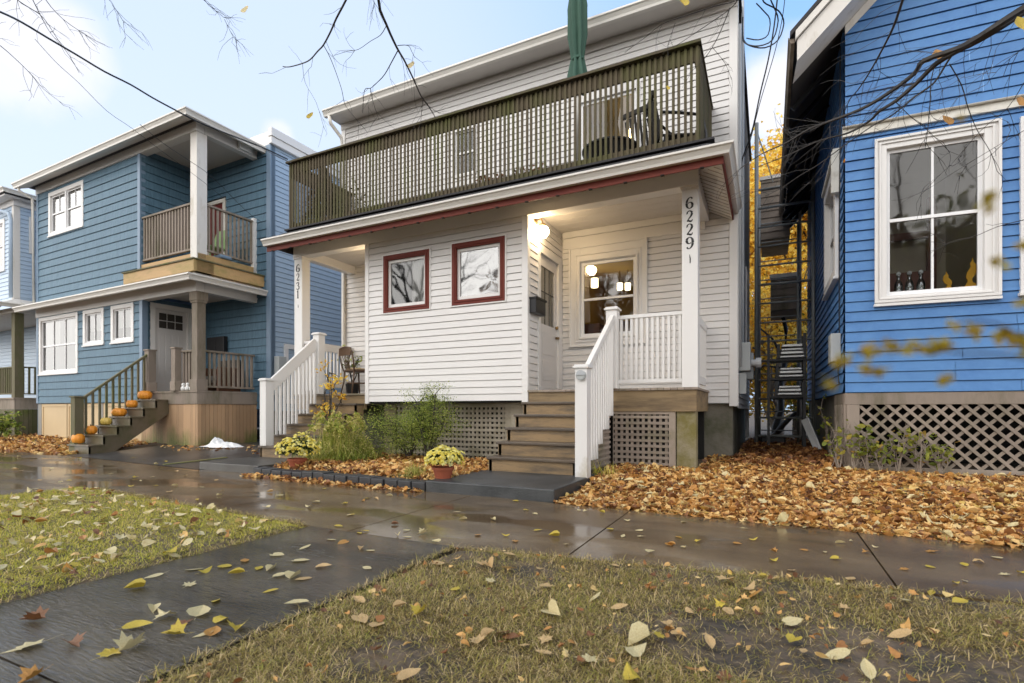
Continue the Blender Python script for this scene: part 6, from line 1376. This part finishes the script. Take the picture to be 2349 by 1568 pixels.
g=MB(); g.box(WF,-.15,.35,-13.3,-12.9,.1,.36); tag(g.build('storage_bin',M_['black_metal'],bevel=.03),'low black bin on the leafy ground behind the scaffold','bin')
# ---------------- trees
def grow(g,p,d,r,L,depth,rr,tips,up=.1,spread=.55,seg=4,n=6,minr=.003):
    pts=[p.copy()]; rs=[r]; q=p.copy(); dd=d.copy()
    for k in range(seg):
        dd=(dd+Vector((rr.gauss(0,.13),rr.gauss(0,.13),rr.gauss(up*.3,.09)))).normalized(); q=q+dd*(L/seg); pts.append(q.copy()); rs.append(max(minr,r*(1-.5*(k+1)/seg)))
    g.tube([tuple(x) for x in pts],rs,n)
    if depth==0: tips.append(q); return
    for k in range(rr.choice((2,3,3))):
        i=rr.randint(max(1,seg-2),seg); nd=(dd+Vector((rr.gauss(0,spread),rr.gauss(0,spread),rr.gauss(up,spread*.7)))).normalized()
        grow(g,pts[i],nd,rs[i]*rr.uniform(.6,.85),L*rr.uniform(.62,.85),depth-1,rr,tips,up,spread,seg,max(4,n-1),minr)
def street_tree(x,y,h,label,seed,extra=None,r=.22):
    rr=random.Random(seed); t=thing('street_tree',(x,y,0),label,'tree'); g=MB(); tips=[]
    g.tube([(x,y,-.1),(x,y,.4),(x+.05,y,h*.25),(x+.02,y+.05,h*.4)],[r*1.4,r,r*.85,r*.75],12); g.build('trunk',M_['bark'],t,smooth=True)
    g=MB()
    for k in range(5):
        a=2*PI*k/5+rr.uniform(-.3,.3); grow(g,Vector((x+.02,y+.05,h*.38)),Vector((math.cos(a)*.7,math.sin(a)*.7,.9)).normalized(),r*.55,h*.22,4,rr,tips,.12,.5)
    if extra: extra(g)
    g.build('crown',M_['bark_wet'],t); return t
def chain(g,pts,d0,d1,r0,r1,n=5,jit=0):
    P=[]; 
    for k,(a,b) in enumerate(pts):
        u=k/(len(pts)-1); P.append(Vector(far(a,b,d0+(d1-d0)*u)))
    Q=[];R=[]
    for k in range(len(P)-1):
        p0,p1,p2,p3=P[max(k-1,0)],P[k],P[k+1],P[min(k+2,len(P)-1)]
        for j in range(3):
            t=j/3; Q.append(tuple(.5*((2*p1)+(p2-p0)*t+(2*p0-5*p1+4*p2-p3)*t*t+(3*p1-3*p2+p3-p0)*t**3))); u=(k+t)/(len(P)-1); R.append(r0+(r1-r0)*u)
    Q.append(tuple(P[-1])); R.append(r1); g.tube(Q,R,n)
    return Q
TW=[]
def link(g,start,root,r0,r1,lift=.25):
    a=Vector(root); b=Vector(start); P=[]
    for k in range(7):
        t=k/6; p=a.lerp(b,t); p.z+=lift*math.sin(PI*t); P.append(tuple(p))
    g.tube(P,[r0+(r1-r0)*(k/6)**.6 for k in range(7)],7)
def twigs(g,Q,rr,n,L,r=.0018):
    for _ in range(n):
        k=rr.randint(1,len(Q)-1); p=Vector(Q[k]); dd=(Vector(Q[k])-Vector(Q[k-1])).normalized()
        dd=(dd*1.1+Vector((rr.gauss(0,.6),rr.gauss(0,.6),rr.gauss(-.1,.5)))).normalized(); pts=[p]
        for j in range(4): dd=(dd+Vector((rr.gauss(0,.25),rr.gauss(0,.25),rr.gauss(-.03,.25)))).normalized(); pts.append(pts[-1]+dd*L*rr.uniform(.15,.35))
        g.tube([tuple(x) for x in pts],[r*1.3,r*1.2,r,r*.8,r*.6],3); TW.append(pts[-1])
        if rr.random()<.6:
            e=pts[2]; d2=(dd+Vector((rr.gauss(0,.7),rr.gauss(0,.7),rr.gauss(0,.5)))).normalized(); g.tube([tuple(e),tuple(e+d2*L*.25),tuple(e+d2*L*.45+Vector((0,0,-.02)))],[r,r*.8,r*.5],3)
def right_branches(g):
    rr=random.Random(21)
    root=(2620,-150)
    A=chain(g,[root,(2349,18),(2249,84),(2196,112),(2119,140),(2098,169),(2038,214),(1975,251),(1897,281),(1859,295),(1800,330),(1750,352),(1700,385)],3.6,5.6,.030,.003)
    B=chain(g,[root,(2345,30),(2249,90),(2192,119),(2143,151),(2101,193),(2055,232),(2017,256),(1996,277),(1947,305),(1880,323),(1810,355),(1740,383)],3.7,5.4,.028,.003)
    C=chain(g,[(2090,-60),(2071,0),(2052,56),(2034,95),(2010,140),(1989,176),(1968,207),(1950,228),(1935,262)],3.9,5.0,.012,.003)
    D=chain(g,[(2192,119),(2175,140),(2143,190),(2101,221),(2062,253),(2038,270),(2003,288),(1933,337),(1876,379),(1834,404),(1792,432),(1755,450)],4.3,5.6,.009,.003)
    RT=(3.92,.25,3.7); link(g,A[0],RT,.09,.030); link(g,B[0],RT,.09,.028); link(g,C[0],(3.95,.3,4.4),.05,.012)
    for P,a,b,r in (([(2147,140),(2136,186),(2133,246),(2126,316),(2122,340)],4.4,4.6,.005),([(2178,147),(2206,197),(2220,246),(2241,298),(2273,351),(2287,393)],4.3,4.6,.005),([(2055,235),(2091,270),(2126,298),(2178,348)],4.8,4.9,.0045),([(2101,193),(2060,205),(2011,250),(1960,300)],4.7,5,.004),
        ([(1897,281),(1860,300),(1810,318),(1772,322)],5.1,5.5,.004),([(1860,296),(1830,310),(1820,340),(1770,420)],5.2,5.5,.004),([(2349,190),(2310,250),(2250,300),(2180,380),(2120,430)],3.6,4.4,.003),([(2349,300),(2280,340),(2190,395),(2120,440)],3.5,4.3,.0025),([(2349,110),(2300,150),(2262,195)],3.6,3.9,.003),([(2349,505),(2290,520),(2230,545),(2170,560)],3.4,3.9,.003)):
        twigs(g,chain(g,P,a,b,r,r*.4,4),rr,5,.30)
    for Q,n in ((A,26),(B,26),(C,14),(D,20)): twigs(g,Q,rr,n,.45)
def mid_branches(g):
    rr=random.Random(5)
    A=chain(g,[(905,-300),(880,-120),(868,0),(886,56),(910,109),(928,140),(949,183),(966,221),(984,246),(998,269)],4.2,6.2,.016,.004)
    B=chain(g,[(850,-140),(820,-60),(794,0),(771,44),(759,72),(742,104),(729,118),(712,137),(694,146),(664,154),(649,153)],4.6,6.0,.011,.005)
    MT=(-4.98,-.85,4.2); link(g,A[0],MT,.07,.016,.5); link(g,B[0],MT,.06,.011,.5)
    for P,a,b,r in (([(886,60),(873,81),(850,95),(822,114),(798,118),(766,128)],5,5.4,.004),([(742,104),(756,130),(770,165),(784,207),(791,239),(808,263),(843,304)],5.5,6,.0045),([(913,116),(900,140),(882,172),(864,191),(850,203),(836,208),(832,260)],5.2,5.8,.006),([(912,105),(936,105),(945,120),(952,133)],5.2,5.4,.004),([(970,228),(965,281)],5.9,6.1,.004),([(850,204),(857,239),(870,277)],5.6,5.8,.004),([(970,225),(984,244),(1010,262)],5.9,6.2,.004),([(694,146),(700,190),(725,235),(742,290)],5.7,6.1,.0022),
        ([(1720,-20),(1689,2),(1640,15),(1573,37),(1519,56),(1478,88),(1433,121)],5.5,6.4,.006),([(1700,-10),(1675,21),(1619,60),(1552,105)],5.6,6.2,.007),([(1675,18),(1654,70),(1634,109),(1612,140),(1580,170)],5.6,6.1,.006),([(1634,109),(1664,147),(1678,183)],5.9,6.1,.0035),([(1549,53),(1531,105)],5.9,6.0,.003)):
        Q=chain(g,P,a,b,r,max(.0018,r*.5),4); twigs(g,Q,rr,4,.28,.0016)
        if P[0][1]<0: link(g,Q[0],MT,.05,r,.6)
    twigs(g,A,rr,9,.35); twigs(g,B,rr,8,.3)
def left_branches(g):
    rr=random.Random(9)
    for P,a,b,r in (([(20,-40),(40,0),(70,20),(100,42),(135,95),(160,130),(182,168)],6,7,.007),([(60,-30),(75,0),(95,40),(115,75),(140,105)],6,7,.006),([(85,-50),(105,0),(145,45),(195,80),(225,103)],6,7,.006),([(-40,80),(0,105),(40,140),(75,175),(100,205),(135,232)],6,7,.006),([(440,-30),(467,0),(495,25),(512,40)],6,6.5,.005),([(515,45),(535,85),(545,93)],6.5,6.6,.003),([(230,-20),(250,0),(270,30),(283,50)],6.3,6.6,.002),([(850,-30),(857,0),(860,12)],6.3,6.6,.003)):
        Q=chain(g,P,a,b,r,max(.002,r*.4),4); twigs(g,Q,rr,9,.35,.002)
        if P[0][1]<0 or P[0][0]<0: link(g,Q[0],(-11.48,-.55,4.2),.05,r,.8)
street_tree(3.9,.2,9.5,'bare street tree with long wet dark branches reaching over the blue house',3,right_branches)
street_tree(-5.0,-.9,9.5,'bare street tree whose twigs hang over the white duplex balcony',5,mid_branches,.2)
street_tree(-11.5,1.2 if False else -.6,9.5,'bare street tree with fine twigs over the left corner of the sky',8,left_branches,.2)
street_tree(-1.2,-5.2,10,'leafless tree across the street reflected in the windows',12)
street_tree(5.5,-6.5,10,'second leafless tree farther along the opposite street side',15)
# few leaves still hanging
for (px_,py_,d,m,s,lab) in ((713,268,5.9,'leaf_yellow',.10,'yellow leaf hanging from a thin twig against the sky'),(945,152,5.4,'leaf_pale',.10,'pale leaf hanging on the central branch below the sky'),(1565,7,5.6,'leaf_yellow',.15,'yellow leaf hanging at the top above the roof gutter'),(2150,130,4.3,'leaf_orange',.12,'orange leaf caught on the long right branch'),(2170,280,4.5,'leaf_orange',.11,'tan leaf hanging in front of the belt trim'),(2340,60,3.5,'leaf_yellow',.13,'bright yellow leaf at the right frame edge'),(2338,236,3.6,'leaf_orange',.09,'small orange leaf at the right end of the belt trim'),(565,25,5.8,'leaf_pale',.12,'pale leaf clump hanging from the top edge of the sky'),(1531,203,6.2,'leaf_yellow',.07,'small yellow leaf in front of the balcony slats')):
    p=far(px_,py_,d); mi=LMAT.index(m); o=bpy.data.objects.new('hanging_leaf',leaf_proto(2,mi,1)); COL.objects.link(o); o.location=p; o.scale=(s,)*3; o.rotation_euler=(1.2,random.uniform(-.4,.4),.3+random.uniform(-.5,.5)); tag(o,lab,'leaf')
# near twig with yellow leaves in front of the blue wall, out of focus
t=thing('leafy_twig',far(2500,800,1.7),'twig with mottled yellow leaves close to the lens before the blue wall','twig')
KN=.34
g=MB(); TWG=[]
for P,a,b in (([(2500,790),(2349,770),(2290,745),(2225,735),(2190,745)],.30,.315),([(2480,840),(2300,815),(2200,810),(2100,795),(2000,805),(1930,830),(1900,870)],.30,.33)):
    TWG.append(chain(g,P,a,b,.0008,.0004,4)); link(g,TWG[-1][0],(3.8,.15,1.7),.012,.0008,-.1)
g.build('stem',M_['bark'],t)
for ci,(px_,py_,w,n) in enumerate(((2345,790,22,12),(2300,770,14,8),(2240,760,16,8),(2185,745,10,4),(2160,800,18,14),(2110,795,24,16),(2050,800,18,12),(1990,805,16,9),(1940,830,16,9),(1990,845,12,7),(2020,850,16,8),(2170,870,12,6),(1905,880,12,5),(2345,690,6,4),(2210,270,5,2),(2350,560,10,6),(2290,600,10,5),(2265,455,9,8),(2262,475,8,6))):
    P=[far(px_+random.gauss(0,w*.8),py_+random.gauss(0,w*.45),.31) for _ in range(n)]
    scatter('leaf_spray',P,M_['twig_leaf'],.0045,.008,1.2,kinds=(0,2),parent=t)
# yellow trees behind the alley
def leafy(name,x,y,h,r,n,m,label,seed,leaf=.12,z0=.35,trunk='bark'):
    rr=random.Random(seed); t=thing(name,(x,y,0),label,'tree'); g=MB(); tips=[]
    g.tube([(x,y,-.1),(x+.05,y,h*.3),(x,y,h*.5)],[.16,.12,.10],8)
    for k in range(6): a=rr.uniform(0,2*PI); grow(g,Vector((x,y,h*rr.uniform(.15,.5))),Vector((math.cos(a)*.6,math.sin(a)*.6,1)).normalized(),.07,h*.24,3,rr,tips,.2,.5,4,5,.008)
    g.build('trunk',M_[trunk],t); P=[]
    for k in range(n):
        e=rr.choice(tips); s=r*.2; P.append((e.x+rr.gauss(0,s),e.y+rr.gauss(0,s),max(.2,e.z+rr.gauss(0,s))))
    scatter('crown',P,M_[m],leaf*.6,leaf*1.2,1.0,parent=t)
leafy('yellow_tree',1.0,23,11.5,3.0,24000,'autumn_yellow','tall golden yellow tree rising beyond the alley between the houses',2,.17)
leafy('yellow_tree',-1.2,26,12.0,3.0,16000,'autumn_yellow','second golden tree standing behind and left of the taller one',7,.18)
leafy('yellow_tree',.3,18.5,5.0,2.0,5200,'autumn_yellow','low yellow leaved tree at the far end of the alley',17,.12,trunk='bark_light')
for k,(x,y,h,r,lb) in enumerate(((9.5,-13,10,3.6,'unseen rust leaved tree added opposite the blue house to darken reflections'),(3.0,-16,11,4.0,'unseen brown leaved tree added opposite the alley to darken reflections'),(-4.5,-15,9,3.6,'unseen brown leaved tree added opposite the duplex to darken reflections'),(-13,-16,10,3.8,'unseen rust leaved tree added opposite the shingled house to darken reflections'),(17,-12,9,3.5,'unseen rust leaved tree added at the right end to darken reflections'))):  # unseen trees added to darken and mottle the window reflections
    leafy('reflection_tree',x,y,h,r,6500,'leaf_litter_alley' if k%2 else 'weed_leaf',lb,70+k,.34)
leafy('yellow_tree',-14.5,20,4,2,10,'autumn_yellow','small bare tree behind',19) if False else None
for k,(x,y,w,h,n,lb) in enumerate(((-1.2,20,1.5,4.4,9000,'yellow green thicket on the left at the end of the alley'),(1.7,20.5,1.6,4.2,9000,'yellow green thicket on the right at the end of the alley'),(.3,23.5,2.6,6.0,12000,'dense yellow thicket closing the view behind the alley'))):
    shrub('thicket',x,y,.05,lb,h,w,n,'autumn_yellow' if k!=1 else 'weed_leaf',.13,trunkm='bark_light',cat='bush',seed=60+k,stems=9,crown0=.02)
rr=random.Random(4); AT=thing('alley_tree',(.25,15.2,.1),'crooked dark tree trunk with forked branches in the alley','tree'); g=MB()
g.tube([(.15,15.2,0),(.18,15.2,.5),(.30,15.2,.9),(.28,15.2,1.5),(.40,15.2,2.3),(.42,15.2,3.0),(.22,15.2,3.9)],[.11,.09,.075,.07,.06,.05,.035],8); g.tube([(.05,15.1,.1),(.35,15.0,.55),(.62,14.9,.85),(.9,14.9,.9)],[.09,.07,.05,.04],8); g.tube([(.40,15.2,2.2),(.1,15.3,2.8),(-.3,15.3,3.2)],[.04,.03,.02],6); g.tube([(.38,15.2,2.0),(-.1,15.3,2.1),(-.4,15.3,1.8)],[.035,.025,.02],6); g.build('trunk',M_['bark_wet'],AT,smooth=True)
# ---------------- wires
def wire(label,pts,d0,d1,r,cat='power line',nm='power_line'):
    g=MB(); P=[]
    chain(g,pts,d0,d1,r,r,5); tag(g.build(nm,M_['wire_black']),label,cat)
wire('thick black service cable running down from upper left to the shingled house',[(-60,-5),(0,42),(50,70),(110,110),(175,155),(240,195),(300,235),(360,265),(400,290),(430,305),(470,322),(530,345),(602,360),(640,372)] if False else [(-60,5),(0,28),(50,52),(110,88),(175,126),(240,165),(300,195),(350,225),(400,252),(456,281),(530,311),(602,339),(660,366)],7.0,12.4,.016)
wire('thin pale wire crossing the sky toward the left balcony',[(80,90),(130,145),(180,190),(245,255),(303,295),(368,345),(450,405),(524,464)],8.5,11.2,.004)
wire('thin twisted wire in front of the white balcony post',[(321,286),(374,329),(431,367),(487,407),(562,482),(600,510)],9.6,11.8,.005)
wire('wire bundle fixed to the corner of the green balcony railing',[(585,330),(610,345),(640,362),(668,374)],11.4,9.7,.006)
wire('upper looping black cable beside the white house corner',[(1762,-30),(1768,0),(1776,18),(1785,48),(1772,92),(1740,106),(1712,101),(1703,85),(1704,40)],7.6,8.3,.010)
wire('lower looping black cable beside the white house corner',[(1745,-20),(1752,5),(1775,18),(1790,30),(1798,55),(1785,92),(1755,110),(1722,106),(1706,92),(1703,60)],7.5,8.3,.010)
wire('vertical service cable dropping from the loops to the porch roof',[(1785,-20),(1776,60),(1762,140),(1745,210),(1728,290),(1712,340),(1701,372),(1700,398)],7.7,8.5,.011)
wire('thinner cable dropping beside the thick service cable',[(1802,-20),(1795,40),(1780,110),(1760,180),(1741,245),(1722,320),(1708,360)],7.8,8.6,.006)
wire('short black coil loop hanging at the top of the white house',[(1735,8),(1752,26),(1766,45),(1762,80),(1740,92),(1712,88)],7.9,8.2,.009)
